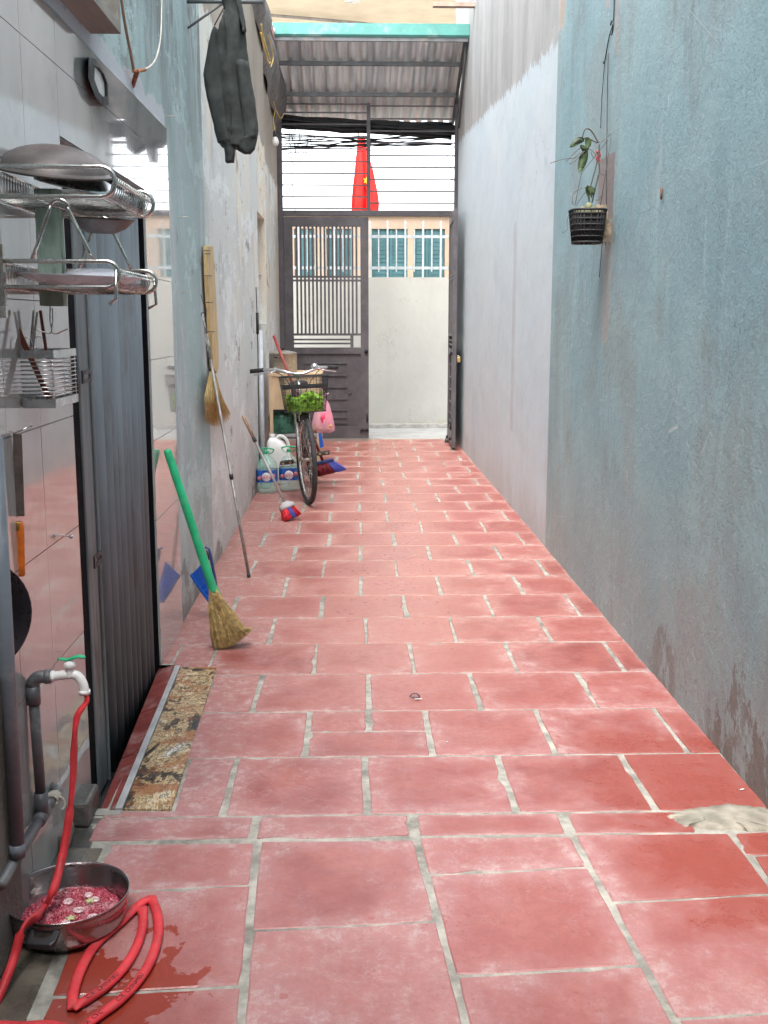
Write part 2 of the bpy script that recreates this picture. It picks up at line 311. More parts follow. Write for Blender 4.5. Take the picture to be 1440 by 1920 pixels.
# ------------------------------------------------------------------ mesh builder
class MB:
    def __init__(s): s.v = []; s.f = []; s.sm = []; s.mi = []; s.cur = 0
    def add(s, vs, fs, smooth=False):
        b = len(s.v); s.v += [tuple(q) for q in vs]; s.f += [tuple(b + i for i in f) for f in fs]
        s.sm += [smooth] * len(fs); s.mi += [s.cur] * len(fs); return s
    def box(s, a, b, rot=None, piv=None):
        x0, y0, z0 = [min(p, q) for p, q in zip(a, b)]; x1, y1, z1 = [max(p, q) for p, q in zip(a, b)]
        vs = [Vector(q) for q in ((x0, y0, z0), (x1, y0, z0), (x1, y1, z0), (x0, y1, z0), (x0, y0, z1), (x1, y0, z1), (x1, y1, z1), (x0, y1, z1))]
        if rot is not None:
            pv = Vector(piv) if piv is not None else sum(vs, Vector()) / 8
            vs = [pv + rot @ (q - pv) for q in vs]
        return s.add(vs, [(0, 3, 2, 1), (4, 5, 6, 7), (0, 1, 5, 4), (1, 2, 6, 5), (2, 3, 7, 6), (3, 0, 4, 7)])
    def quad(s, *p): return s.add(p, [tuple(range(len(p)))])
    def prism(s, pts, ext, smooth=False):
        n = len(pts); e = Vector(ext); P = [Vector(p) for p in pts]
        return s.add(P + [p + e for p in P], [tuple(range(n))[::-1], tuple(range(n, 2 * n))] + [(i, (i + 1) % n, n + (i + 1) % n, n + i) for i in range(n)], smooth)
    def tube(s, path, r, seg=8, caps=True, closed=False, flat=None):
        P = [Vector(p) for p in path]; rr = list(r) if isinstance(r, (list, tuple)) else [r] * len(P)
        keep = [i for i in range(len(P)) if i == 0 or (P[i] - P[i - 1]).length > 1e-6]
        P = [P[i] for i in keep]; rr = [rr[min(i, len(rr) - 1)] for i in keep]; flat = [flat[min(i, len(flat) - 1)] for i in keep] if flat else None; n = len(P)
        up = None; rings = []
        for i in range(n):
            if closed: t = P[(i + 1) % n] - P[i - 1]
            else: t = P[min(i + 1, n - 1)] - P[max(i - 1, 0)]
            t.normalize()
            if up is None:
                up = Vector((0, 0, 1)) if abs(t.z) < .9 else Vector((1, 0, 0))
            a = t.cross(up); a.normalize(); up = a.cross(t); up.normalize()
            fl = flat[i] if flat else (1, 1, 0)
            ring = []
            for k in range(seg):
                th = 2 * math.pi * k / seg
                ca, sa = math.cos(th) * fl[0], math.sin(th) * fl[1]
                c2, s2 = math.cos(fl[2]), math.sin(fl[2])
                ring.append(P[i] + (a * (ca * c2 - sa * s2) + up * (ca * s2 + sa * c2)) * rr[i])
            rings.append(ring)
        vs = [q for ring in rings for q in ring]; fs = []
        m = n if closed else n - 1
        for i in range(m):
            j = (i + 1) % n
            for k in range(seg):
                l = (k + 1) % seg; fs.append((i * seg + k, i * seg + l, j * seg + l, j * seg + k))
        if caps and not closed: fs += [tuple(range(seg))[::-1], tuple((n - 1) * seg + k for k in range(seg))]
        return s.add(vs, fs, True)
    def cyl(s, a, b, r, seg=12): return s.tube([a, b], r, seg)
    def lathe(s, prof, c=(0, 0, 0), seg=24, axis=(0, 0, 1), xdir=None, sx=1., sy=1.):
        ax = Vector(axis).normalized(); u = ax.orthogonal().normalized() if xdir is None else Vector(xdir).normalized(); w = ax.cross(u)
        c = Vector(c); vs = []; fs = []; n = len(prof)
        for (r, h) in prof:
            for k in range(seg):
                th = 2 * math.pi * k / seg; vs.append(c + ax * h + (u * math.cos(th) * sx + w * math.sin(th) * sy) * max(r, 1e-5))
        for i in range(n - 1):
            for k in range(seg):
                l = (k + 1) % seg; fs.append((i * seg + k, i * seg + l, (i + 1) * seg + l, (i + 1) * seg + k))
        return s.add(vs, fs, True)
    def loft(s, rings, caps=True):
        n = len(rings); seg = len(rings[0]); vs = [q for r in rings for q in r]; fs = []
        for i in range(n - 1):
            for k in range(seg):
                l = (k + 1) % seg; fs.append((i * seg + k, i * seg + l, (i + 1) * seg + l, (i + 1) * seg + k))
        if caps: fs += [tuple(range(seg))[::-1], tuple((n - 1) * seg + k for k in range(seg))]
        return s.add(vs, fs, True)
    def build(s, name, mat, parent=None, loc=None, bevel=0.):
        base = Vector(loc) if loc is not None else (Vector(parent.get('_b', (0, 0, 0))) if parent is not None else Vector())
        me = bpy.data.meshes.new(name); me.from_pydata([Vector(q) - base for q in s.v], [], s.f)
        me.polygons.foreach_set('use_smooth', s.sm)
        mats = mat if isinstance(mat, (list, tuple)) else [mat]
        for m in mats: me.materials.append(m)
        me.polygons.foreach_set('material_index', s.mi)
        bm = bmesh.new(); bm.from_mesh(me); bmesh.ops.recalc_face_normals(bm, faces=bm.faces[:]); bm.to_mesh(me); bm.free()
        o = bpy.data.objects.new(name, me); COL.objects.link(o)
        if parent is not None: o.parent = parent; o['_b'] = tuple(base)
        else: o.location = base; o['_b'] = tuple(base)
        if bevel:
            b = o.modifiers.new('bevel', 'BEVEL'); b.width = bevel; b.segments = 2; b.limit_method = 'ANGLE'
        return o
def tag(o, label, cat, group=None):
    o['label'] = label; o['category'] = cat
    if group: o['group'] = group
    return o
def thing(name, loc, label, cat, group=None):
    o = bpy.data.objects.new(name, None); o.location = loc; o.empty_display_size = .05; COL.objects.link(o)
    o['_b'] = tuple(loc); return tag(o, label, cat, group)
def struct(o): o['kind'] = 'structure'; return o
def arc(c, u, w, r, a0, a1, n=8):
    c, u, w = Vector(c), Vector(u), Vector(w)
    return [c + u * r * math.cos(a0 + (a1 - a0) * i / n) + w * r * math.sin(a0 + (a1 - a0) * i / n) for i in range(n + 1)]
def smooth(pts, n=6):
    P = [Vector(p) for p in pts]; out = []
    for i in range(len(P) - 1):
        p0 = P[max(i - 1, 0)]; p1 = P[i]; p2 = P[i + 1]; p3 = P[min(i + 2, len(P) - 1)]
        for k in range(n):
            t = k / n; out.append(.5 * ((2 * p1) + (p2 - p0) * t + (2 * p0 - 5 * p1 + 4 * p2 - p3) * t * t + (3 * p1 - p0 - 3 * p2 + p3) * t ** 3))
    out.append(P[-1]); return out
def text(body, size, mat, name, parent, M4, extr=.0006):
    """letters as real mesh, placed by matrix (no file needed)"""
    cu = bpy.data.curves.new(name, 'FONT'); cu.body = body; cu.size = size; cu.extrude = extr; cu.align_x = 'CENTER'; cu.align_y = 'CENTER'; cu.resolution_u = 3
    t = bpy.data.objects.new('tmp', cu); COL.objects.link(t); bpy.context.view_layer.update()
    me = bpy.data.meshes.new_from_object(t.evaluated_get(bpy.context.evaluated_depsgraph_get())); bpy.data.objects.remove(t)
    vs = [M4(v.co) if callable(M4) else M4 @ v.co for v in me.vertices]
    mb = MB(); mb.add(vs, [tuple(p.vertices) for p in me.polygons]); bpy.data.meshes.remove(me)
    return mb.build(name, mat, parent)

# ================================================================== SETTING
XL, XR = -.78, 1.16
YG = 12.45                                            # the gate line
JIT = lambda a: random.uniform(-a, a)
def paving():
    V = []; F = []; UV = []; TN = []
    def tile(c, tone=None, edge_salt=None, h=.0045):
        """c: four corners (x,y) counter-clockwise; edges are slightly uneven, top edge eased"""
        tone = random.random() if tone is None else tone; salt = random.uniform(-.4, .6) if edge_salt is None else edge_salt
        n = 7; ring = []; uvr = []
        cu = [(0, 0), (1, 0), (1, 1), (0, 1)]
        for k in range(4):
            a, b = Vector(c[k]), Vector(c[(k + 1) % 4]); d = (b - a); nr = Vector((-d.y, d.x)).normalized()
            ch = random.random() < .16; cp = random.randint(1, n - 1)
            for i in range(n):
                t = i / n; q = a + d * t + nr * (JIT(.0016) + (.004 if i == 0 else 0) + (random.uniform(.004, .012) if ch and i == cp else 0))
                ring.append(q); uvr.append((cu[k][0] + (cu[(k + 1) % 4][0] - cu[k][0]) * t, cu[k][1] + (cu[(k + 1) % 4][1] - cu[k][1]) * t))
        cen = sum(ring, Vector((0, 0))) / len(ring)
        tilt = (JIT(.0018), JIT(.0018)); lift = JIT(.0009)
        def Z(q): return fz(q.y) + lift + tilt[0] * (q.x - cen.x) + tilt[1] * (q.y - cen.y)
        b = len(V); m = len(ring)
        for q in ring: V.append((q.x, q.y, Z(q) - h - .002))
        for q in ring: V.append((q.x, q.y, Z(q) - .0022))
        ins = []
        for q in ring:
            w = q + (cen - q).normalized() * .0035; ins.append(w); V.append((w.x, w.y, Z(w)))
        for i in range(m):
            j = (i + 1) % m
            for o in (0, m): F.append((b + o + i, b + o + j, b + o + m + j, b + o + m + i)); UV.append([uvr[i], uvr[j] if j else (0, 0), uvr[j] if j else (0, 0), uvr[i]]); TN.append((tone, salt, 0))
        F.append(tuple(b + 2 * m + i for i in range(m))); UV.append([uvr[i] for i in range(m)]); TN.append((tone, salt, 0))
    P = .4085; g = .0052; gx = .0085
    for r in range(-0, 24):
        y0, y1 = 2.836 + P * r, 2.836 + P * (r + 1)
        if y0 > 12.3: break
        off = .0 if r % 2 == 0 else .2
        js = [XR - 0.0]; x = .04 + off - .406 * 2
        xs = [XL - .04] + [x + .406 * k + JIT(.012) for k in range(6) if XL + .06 < x + .406 * k < XR - .05] + [XR + .01]
        for i in range(len(xs) - 1):
            a, b = xs[i], xs[i + 1]; w = gx + JIT(.004) if r > 1 else gx + JIT(.002)
            dx = JIT(.004)
            yy0, yy1 = y0 + g + JIT(.0015), y1 - g + JIT(.0015)
            if y1 > 12.35: yy1 = min(yy1, 12.62)
            if r == 3 and i == 0: tile([(-.725, yy0), (b - w, yy0), (b - w, yy1), (-.727, yy1)], edge_salt=1.); tile([(-.778, 4.215), (-.735, 4.215), (-.735, yy1), (-.778, yy1)], edge_salt=1.); continue
            if i == 0 and r in (0, 1, 2):               # slab and threshold strip sit here
                a2 = (-.506, -.520, -.534)[r]; tile([(a2, yy0), (b - w, yy0), (b - w, yy1), (a2 - .008, yy1)], edge_salt=1.1); continue
            if r == 1 and abs(a + .166) < .05:
                tile([(a + w, yy0), (.235, yy0), (.235, yy0 + .205), (a + w, yy0 + .205)]); tile([(a + w, yy0 + .212), (.035, yy0 + .212), (.035, yy1), (a + w, yy1)]); tile([(.058, yy0 + .212), (.235, yy0 + .212), (.235, yy1), (.058, yy1)]); continue
            tile([(a + w + dx, yy0), (b - w + dx, yy0), (b - w - dx, yy1), (a + w - dx, yy1)], edge_salt=.9 if i == 0 else None)
    tile([(-.70, 2.838), (-.50, 2.838), (-.50, 2.872), (-.70, 2.872)], edge_salt=1.)
    # narrow cut course at the fall
    y0, y1 = 2.708, 2.828
    for a, b in ((-.705, -.285), (-.262, .143), (.172, .560), (.590, .915)): tile([(a, y0 - .01 if a < 0 else y0), (b, y0), (b, y1), (a, y1)], edge_salt=.8 if a < -.5 else None)
    # near paving: columns running towards the viewer, turned about four degrees
    def colx(i, y):
        x0, k = [(-.657, 0.02), (-.262, .040), (.160, .083), (.577, .0905), (1.004, .0645), (1.5, .06)][i]
        return x0 + (2.70 - y) * k
    cr = [[2.684, 2.462, 2.084, 1.68, 1.27, .86, .4, 0.], [2.69, 2.302, 1.90, 1.49, 1.08, .67, .26], [2.695, 2.522, 2.130, 1.72, 1.31, .90, .5, .1], [2.70, 2.392, 1.985, 1.57, 1.16, .75, .34], [2.70, 2.585, 2.19, 1.78, 1.37, .96, .5]]
    for i in range(5):
        ys = cr[i] + [cr[i][-1] - .41 * k for k in range(1, 9)]
        sk = .07
        for k in range(len(ys) - 1):
            ya, yb = ys[k] - .004, ys[k + 1] + .004
            if i == 4: pts = [(min(colx(i, yb), 1.15), yb), (1.17, yb + .01), (1.17, ya + .01), (min(colx(i, ya) + .012, 1.15), ya)]
            else: pts = [(colx(i, yb) + .010, yb - .006), (colx(i + 1, yb) - .009, yb + .022), (colx(i + 1, ya) - .009, ya + (.022 if k else 0)), (colx(i, ya) + .010, ya - (.006 if k else 0))]
            tile(pts)
    for y in [2.02, 1.62, 1.21, .8, .4, 0, -.4, -.8, -1.2, -1.6, -2.0]: tile([(-1.08, y - .39), (-.672, y - .38), (-.668, y), (-1.08, y - .01)], edge_salt=1)
    me = bpy.data.meshes.new('paving'); me.from_pydata(V, [], F)
    uv = me.uv_layers.new(name='tile'); k = 0
    for p, q in zip(me.polygons, UV):
        for c in q: uv.data[k].uv = c; k += 1
    at = me.attributes.new('tone', 'FLOAT_VECTOR', 'FACE'); at.data.foreach_set('vector', [c for t in TN for c in t])
    me.materials.append(TERRA)
    bm = bmesh.new(); bm.from_mesh(me); bmesh.ops.recalc_face_normals(bm, faces=bm.faces[:]); bm.to_mesh(me); bm.free()
    return me
o = bpy.data.objects.new('paving', paving()); COL.objects.link(o); struct(o)
def bed():
    """cement bed showing in the joints, gently uneven"""
    mb = MB()
    xs = [-.80 + i * .0125 for i in range(158)]
    def grid(ys, x0, x1, nx):
        vs = []; fs = []
        for y in ys:
            for i in range(nx + 1):
                x = x0 + (x1 - x0) * i / nx; vs.append((x, y, fz(y) - .0025 + .0005 * math.sin(x * 31 + y * 17) * math.sin(y * 23 - x * 11)))
        for a in range(len(ys) - 1):
            for i in range(nx): q = a * (nx + 1) + i; fs.append((q, q + 1, q + nx + 2, q + nx + 1))
        mb.add(vs, fs, True)
    grid([FY0 + .02 * k for k in range(0, 11)], -.79, 1.165, 60); grid([2.90 + .02 * k for k in range(0, 66)], -.70, 1.165, 60); grid([4.20 + .02 * k for k in range(0, 422)], -.79, 1.165, 60)
    grid([FY0 - .02 * k for k in range(0, 240)][::-1], -.76, 1.165, 60)
    return struct(mb.build('cement_bed', GROUT))
bed()
mb = MB(); mb.quad((-300, -300, -.30), (300, -300, -.30), (300, 300, -.30), (-300, 300, -.30)); struct(mb.build('ground', CONC))
mb = MB(); mb.box((-40, 12.66, -.29), (40, 15.2, -.03)); struct(mb.build('street', ASPH))
mb = MB(); mb.box((-1.2, 12.60, -.28), (1.4, 12.78, -.006)); mb.box((-40, 14.25, -.028), (40, 14.42, .02)); struct(mb.build('kerb', CONC))
# cement patch at the fall, right
def patch_blob(pts, z, h, mat, name):
    c = sum((Vector(p) for p in pts), Vector((0, 0, 0))) / len(pts); P = []
    n = len(pts)
    for i in range(n):
        a, b = Vector(pts[i]), Vector(pts[(i + 1) % n])
        for k in range(7):
            q = a.lerp(b, k / 7); q += Vector((JIT(.011), JIT(.006), 0)); P.append(q)
    mb = MB(); m = len(P); vs = [Vector((p.x, p.y, z - .004)) for p in P] + [Vector((p.x + (c.x - p.x) * .09, p.y + (c.y - p.y) * .09, z + h)) for p in P] + [Vector((c.x + (p.x - c.x) * .5, c.y + (p.y - c.y) * .5, z + h * 1.5)) for p in P]
    fs = [(i, (i + 1) % m, m + (i + 1) % m, m + i) for i in range(m)] + [(m + i, m + (i + 1) % m, 2 * m + (i + 1) % m, 2 * m + i) for i in range(m)] + [tuple(2 * m + i for i in range(m))]
    mb.add(vs, fs, True); return struct(mb.build(name, mat))
patch_blob([(.86, 2.80, 0), (.93, 2.84, 0), (1.06, 2.87, 0), (1.158, 2.84, 0), (1.158, 2.71, 0), (1.08, 2.705, 0), (.97, 2.72, 0), (.89, 2.74, 0)], .0, .006, M('pale_cement', (.27, .245, .20), .85, var=.4, scale=14, bump=.5, dirt_or_sheen=(.22, .22, .18), dscale=9, damt=.7), 'cement_patch')

# ------------------------------------------------------------------ walls
def wall(name, boxes, mat, label, cat='wall'):
    mb = MB()
    for a, b in boxes: mb.box(a, b)
    return tag(mb.build(name, mat, loc=(boxes[0][0][0], boxes[0][0][1], 0)), label, cat)
def wallw(name, boxes, mat, label, cat='wall'):        # materials measured from the world origin
    mb = MB()
    for a, b in boxes: mb.box(a, b)
    return tag(mb.build(name, mat, loc=(0, 0, 0)), label, cat)
wr = wallw('side_wall', [((XR, -3, -.3), (XR + .24, 6.45, 4.9))], TEAL, 'near right wall in worn teal-grey limewash, with the hanging orchid', 'wall')
mb = MB()
mb.box((XR + .002, 6.45, -.3), (XR + .24, 12.9, 6.2))
wr2 = tag(mb.build('side_wall', LILAC), 'far right wall in pale lilac paint ending in a ragged slanting edge', 'wall')
DY0, DY1, DZ = 3.02, 4.20, 1.83
mb = MB()
for a, b in [((XL - .24, -3, -.3), (XL, DY0, DZ)), ((XL - .24, -3, DZ), (XL, 5.93, 4.07)), ((XL - .24, DY1, -.3), (XL, 5.93, DZ))]: mb.box(a, b)
wl = tag(mb.build('house_wall', LTEAL), 'near left house wall, weathered teal above glazed tiles and a doorway', 'wall')
# far left wall with the vent window, turning out a little towards the gate
WY0, WY1, WZ0, WZ1 = 9.2, 9.98, 1.33, 2.24
mb = MB()
for a, b in [((XL - .24, 5.93, -.3), (XL, WY0, 4.07)), ((XL - .24, WY0, -.3), (XL, WY1, WZ0)), ((XL - .24, WY0, WZ1), (XL, WY1, 4.07)), ((XL - .24, WY1, -.3), (XL, 10.1, 4.07)), ((XL - .28, 10.1, -.3), (XL - .045, 12.9, 4.07))]: mb.box(a, b)
wl2 = tag(mb.build('house_wall', LSTAIN), 'far left house wall with cream and grey stains and a small vent window', 'wall')
mb = MB()
mb.box((XL - .245, WY0 + .0, WZ0 - .06), (XL - .10, WY1, WZ0 + .001))
mb.build('window_sill', CONC, wl2)
mb = MB()
for k in range(5):
    z = WZ0 + .09 + .19 * k
    mb.box((XL - .15, WY0, z), (XL - .07, WY1, z + .03))
for k in range(4): mb.box((XL - .14, WY0 + .12 + .15 * k, WZ0), (XL - .08, WY0 + .15 + .15 * k, WZ1))
mb.build('vent_lattice', BRICKM, wl2)
mb = MB(); mb.box((XL - .30, WY0 - .05, WZ0 - .05), (XL - .245, WY1 + .05, WZ1 + .05)); mb.build('dark_recess', BLACKM, wl2)
mb = MB(); mb.box((XL - .30, 5.6, 4.07), (XL + .02, 12.9, 4.15)); 
for k in range(24): mb.box((XL - .27, 5.62 + .3 * k, 4.152), (XL - .03, 5.9 + .3 * k, 4.22))
mb.build('coping', PINKBR, wl2)
# glazed tile cladding, a part of the near left wall: each tile sits a hair out of true
def cladding():
    mb = MB()
    def tl(y0, y1, z0, z1):
        g = .0011; d = .009; t = JIT(.0005), JIT(.0005)
        x = XL + d; pts = [(y0 + g, z0 + g, t[0]), (y1 - g, z0 + g, -t[0]), (y1 - g, z1 - g, -t[1]), (y0 + g, z1 - g, t[1])]
        f = [Vector((x + q[2] * .8, q[0], q[1])) for q in pts]; b = [Vector((XL + .0005, q[0], q[1])) for q in pts]
        mb.add(f + b, [(0, 1, 2, 3), (0, 4, 5, 1), (1, 5, 6, 2), (2, 6, 7, 3), (3, 7, 4, 0)])
    zs = [-.13, .175, .482, .788, 1.095, 1.40, 1.705, 2.01, 2.14]
    ysn = [2.435, 2.70, 3.018]
    for i in range(len(ysn) - 1):
        for j in range(len(zs) - 1): tl(ysn[i], ysn[i + 1], zs[j], zs[j + 1])
    for a, b in ((1.2, 1.8), (1.8, 2.12), (2.12, 2.435)):
        for j in range(0 if a > 2.1 else 2, len(zs) - 1): tl(a if j > 2 or a < 2 else 2.335, b, zs[j] if (j != 2 or a > 2) else .602, zs[j + 1])
    for (a, b) in ((3.018, 3.63), (3.63, 4.203)):
        for (c, d) in ((1.832, 2.01), (2.01, 2.14)): tl(a, b, c, d)
    zf = [.0, .275, .585, .895, 1.205, 1.515, 1.83, 2.14]
    for (a, b) in ((4.203, 4.75),):
        for j in range(7): tl(a, b, zf[j], zf[j + 1])
    return mb.build('tile_cladding', TILEG, wl)
cladding()
mb = MB(); P = [(XL + .001, y, 2.141 + .012 * math.sin(y * 13)) for y in [1.2 + .09 * k for k in range(40)]]
T = [Vector((XL + .001, p[1], 2.151 + JIT(.0015))) for p in P]; B = [Vector((XL + .0085, p[1], 2.1405)) for p in P]; K = [Vector((XL + .0005, p[1], t.z + .004)) for p, t in zip(P, T)]
for i in range(39): mb.add([B[i], B[i + 1], T[i + 1], T[i], K[i + 1], K[i]], [(0, 1, 2, 3), (3, 2, 4, 5)], True)
mb.build('mortar_edge', M('pale_mortar', (.46, .47, .50), .85, var=.2, bump=.5), wl)
mb = MB(); mb.box((XL - .2, .6, -.3), (XL + .015, 2.33, .60)); 
struct_b = tag(mb.build('wall_plinth', MOLD), 'blackened mouldy masonry base at the lower left edge, behind the grey pipes', 'plinth')
# doorway: inner floor, dark room box, black jamb
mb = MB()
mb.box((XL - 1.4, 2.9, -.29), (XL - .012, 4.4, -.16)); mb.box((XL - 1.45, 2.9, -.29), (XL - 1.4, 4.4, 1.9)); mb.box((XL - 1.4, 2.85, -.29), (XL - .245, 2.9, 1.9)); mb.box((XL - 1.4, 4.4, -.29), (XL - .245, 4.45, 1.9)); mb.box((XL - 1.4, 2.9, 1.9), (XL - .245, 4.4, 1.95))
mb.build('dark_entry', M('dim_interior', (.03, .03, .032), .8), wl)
mb = MB(); mb.box((XL - .20, DY0 + .001, -.12), (XL - .012, DY0 + .07, DZ - .002)); mb.box((XL - .13, DY0 + .071, -.12), (XL - .03, DY0 + .22, DZ - .004)); mb.box((XL - .20, DY1 - .0075, -.13), (XL + .001, DY1 - .0025, DZ - .041)); mb.box((XL - .20, DY0 + .101, DZ - .04), (XL - .03, DY1 - .002, DZ - .003))
jam = mb.build('door_frame', M('matt_black_frame', (.006, .006, .008), .9, bump=0, Specular_IOR_Level=.1), wl)
# ------------------------------------------------------------------ accordion shutter door
door = thing('accordion_door', (XL - .05, 3.2, -.1), 'grey-blue folding steel door with narrow upright channels in the tiled doorway', 'folding door')
yj = 3.30
mb = MB(); mb.box((XL - .075, 3.245, -.14), (XL - .035, 3.415, 1.79)); mb.box((XL - .0349, 3.245, -.14), (XL - .025, 3.26, 1.79)); mb.box((XL - .0349, 3.40, -.14), (XL - .025, 3.415, 1.79)); mb.build('end_stile', M('chipped_stile_paint', (.17, .19, .20), .55, var=.16, scale=9, k=(1, 1, .2), dirt_or_sheen=(.07, .04, .03), dscale=5, damt=.8), door, bevel=.004)
y = 3.432; k = 0
while y < 4.175:
    w = .058; pr = []
    for i in range(9):
        t = i / 8; pr.append(Vector((XL - .072 + .066 * math.sin(math.pi * t) ** .6, y + w * t, 0)))
    mb = MB(); pts = pr + [p - Vector((.004, 0, 0)) for p in pr[::-1]]
    tw = JIT(.004)
    mb.prism([p + Vector((tw, 0, -.13)) for p in pts], (0, 0, 1.92), True)
    so = mb.build('slat', GRILL, door); y += w + .026; k += 1
mb = MB()
for z in (.35, 1.0, 1.6): mb.box((XL - .10, 3.41, z), (XL - .09, 4.19, z + .02))
mb.build('scissor_bar', BLACKM, door)
for (px, py) in ((160, 706), (182, 1049)):
    p = atX(px, py, XL - .012); mb = MB(); L = .075; H2 = .019
    outer = [(-.045, -H2), (-.045, H2)] + [(.045 + H2 * math.sin(a), H2 * math.cos(a)) for a in [math.pi * i / 10 for i in range(11)]]
    n = len(outer)
    inner = [(max(-.03, q[0] * .72), q[1] * .35) for q in outer]
    vs = [Vector((p.x + .004, p.y + q[0], p.z + q[1])) for q in outer] + [Vector((p.x + .004, p.y + q[0], p.z + q[1])) for q in inner]
    vs2 = [v - Vector((.005, 0, 0)) for v in vs]
    fs = [(i, (i + 1) % n, n + (i + 1) % n, n + i) for i in range(n)]
    mb.add(vs + vs2, fs + [tuple(2 * n + i for i in f[::-1]) for f in fs] + [(i, (i + 1) % n, 2 * n + (i + 1) % n, 2 * n + i) for i in range(n)] + [(n + i, n + (i + 1) % n, 3 * n + (i + 1) % n, 3 * n + i) for i in range(n)])
    mb.build('latch', M('latch_iron', (.05, .045, .055), .5, .5, var=.2), door)
# threshold: red tile strip, pale strip, marble slab
mb = MB()
ys = [2.885, 3.29, 3.70, 4.19]
for i in range(3): mb.prism([(-.783 + .06 * (4.19 - ys[i]) / 1.3, ys[i] + .003, -.016), (-.676 - .038 * (ys[i] - 2.885) / 1.3, ys[i] + .003, .004), (-.676 - .038 * (ys[i + 1] - 2.885) / 1.3, ys[i + 1] - .003, .004), (-.783 + .06 * (4.19 - ys[i + 1]) / 1.3, ys[i + 1] - .003, -.016)], (0, 0, -.05))
th = thing('door_threshold', (-.75, 3.5, 0), 'raised doorway sill of narrow red tiles beside the marbled slab', 'threshold')
mb.build('tile_strip', M('sill_red_tile', (.20, .045, .04), .38, var=.25, scale=8, dirt_or_sheen=(.5, .36, .34), dscale=6), th)
mb = MB(); mb.prism([(-.674, 2.882, -.03), (-.654, 2.882, -.03), (-.692, 4.17, -.03), (-.712, 4.17, -.03)], (0, 0, .036)); mb.build('metal_edge', M('chalky_aluminium', (.40, .40, .41), .55, .3, var=.15), th)
mb = MB(); mb.box((-.76, 2.85, -.12), (-.655, 2.880, .001)); mb.build('mortar_bed', CONC, th)
sl = thing('marble_slab', (-.6, 3.5, 0), 'long brown, cream and black marbled slab set in the floor by the doorway', 'floor slab')
mb = MB(); mb.prism([(-.652, 2.882, -.012), (-.516, 2.876, -.012), (-.546, 4.15, -.012), (-.690, 4.16, -.012)], (0, 0, .016)); mb.build('slab', SLAB, sl, bevel=.002)
# ------------------------------------------------------------------ blocks by the tap
def blk(c, sz, rz, rx, mat, label, name='stone_block', ch=.01):
    mb = MB(); rot = Matrix.Rotation(rz, 3, 'Z') @ Matrix.Rotation(rx, 3, 'X')
    mb.box([c[i] - sz[i] / 2 for i in range(3)], [c[i] + sz[i] / 2 for i in range(3)], rot=rot, piv=c)
    return tag(mb.build(name, mat, loc=(c[0], c[1], c[2] - sz[2] / 2), bevel=ch), label, 'block', 'dark blocks stacked under the doorway end')
blk((-.735, 2.70, -.035), (.10, .30, .065), R(-2), 0, STONEDK, 'long low dark stone block on the ground beside the paving edge')
blk((-.765, 2.845, .033), (.085, .14, .07), R(1), 0, STONEDK, 'upper dark wet block wedged against the doorway corner')
blk((-.775, 2.70, .017), (.055, .10, .04), R(6), 0, MOLD, 'small grimy brick piece on top of the low block')

# ------------------------------------------------------------------ gate
gate = thing('entrance_gate', (.17, YG, 0), 'dark grey double steel gate at the alley mouth, one leaf swung open', 'gate')
def gp(x, y): return atY(x, y, YG)
xl = gp(527, 600).x; xm = .178; xr = XR - .02; ztop = 2.56; zc0 = 2.50
mb = MB(); mb.box((XL - .05, YG - .03, -.02), (XL + .01, YG + .03, ztop + 1.26)); mb.box((XR - .035, YG - .03, -.02), (XR, YG + .03, ztop + 1.26)); mb.build('post', GATEP, gate, bevel=.004)
mb = MB(); mb.box((XL + .0101, YG - .032, ztop - .06), (XR - .0351, YG + .032, ztop)); mb.build('lintel_bar', GATEP, gate, bevel=.004)
grille = MB()
zt = gp(600, 195).z
for yb in (195, 211, 233, 257, 279, 303, 325, 347, 369, 391): z = gp(600, yb).z; grille.box((XL + .0101, YG - .008, z - .007), (xm - .02, YG + .008, z + .007))
for yb in (199, 223, 246, 268, 292, 314, 337, 359, 381): z = gp(780, yb).z; grille.box((xm + .02, YG - .008, z - .007), (XR - .0351, YG + .008, z + .007))
grille.box((xm - .0199, YG - .02, ztop + .001), (xm + .0199, YG + .02, zt + .01))
grille.build('top_grille', GATEP, gate)
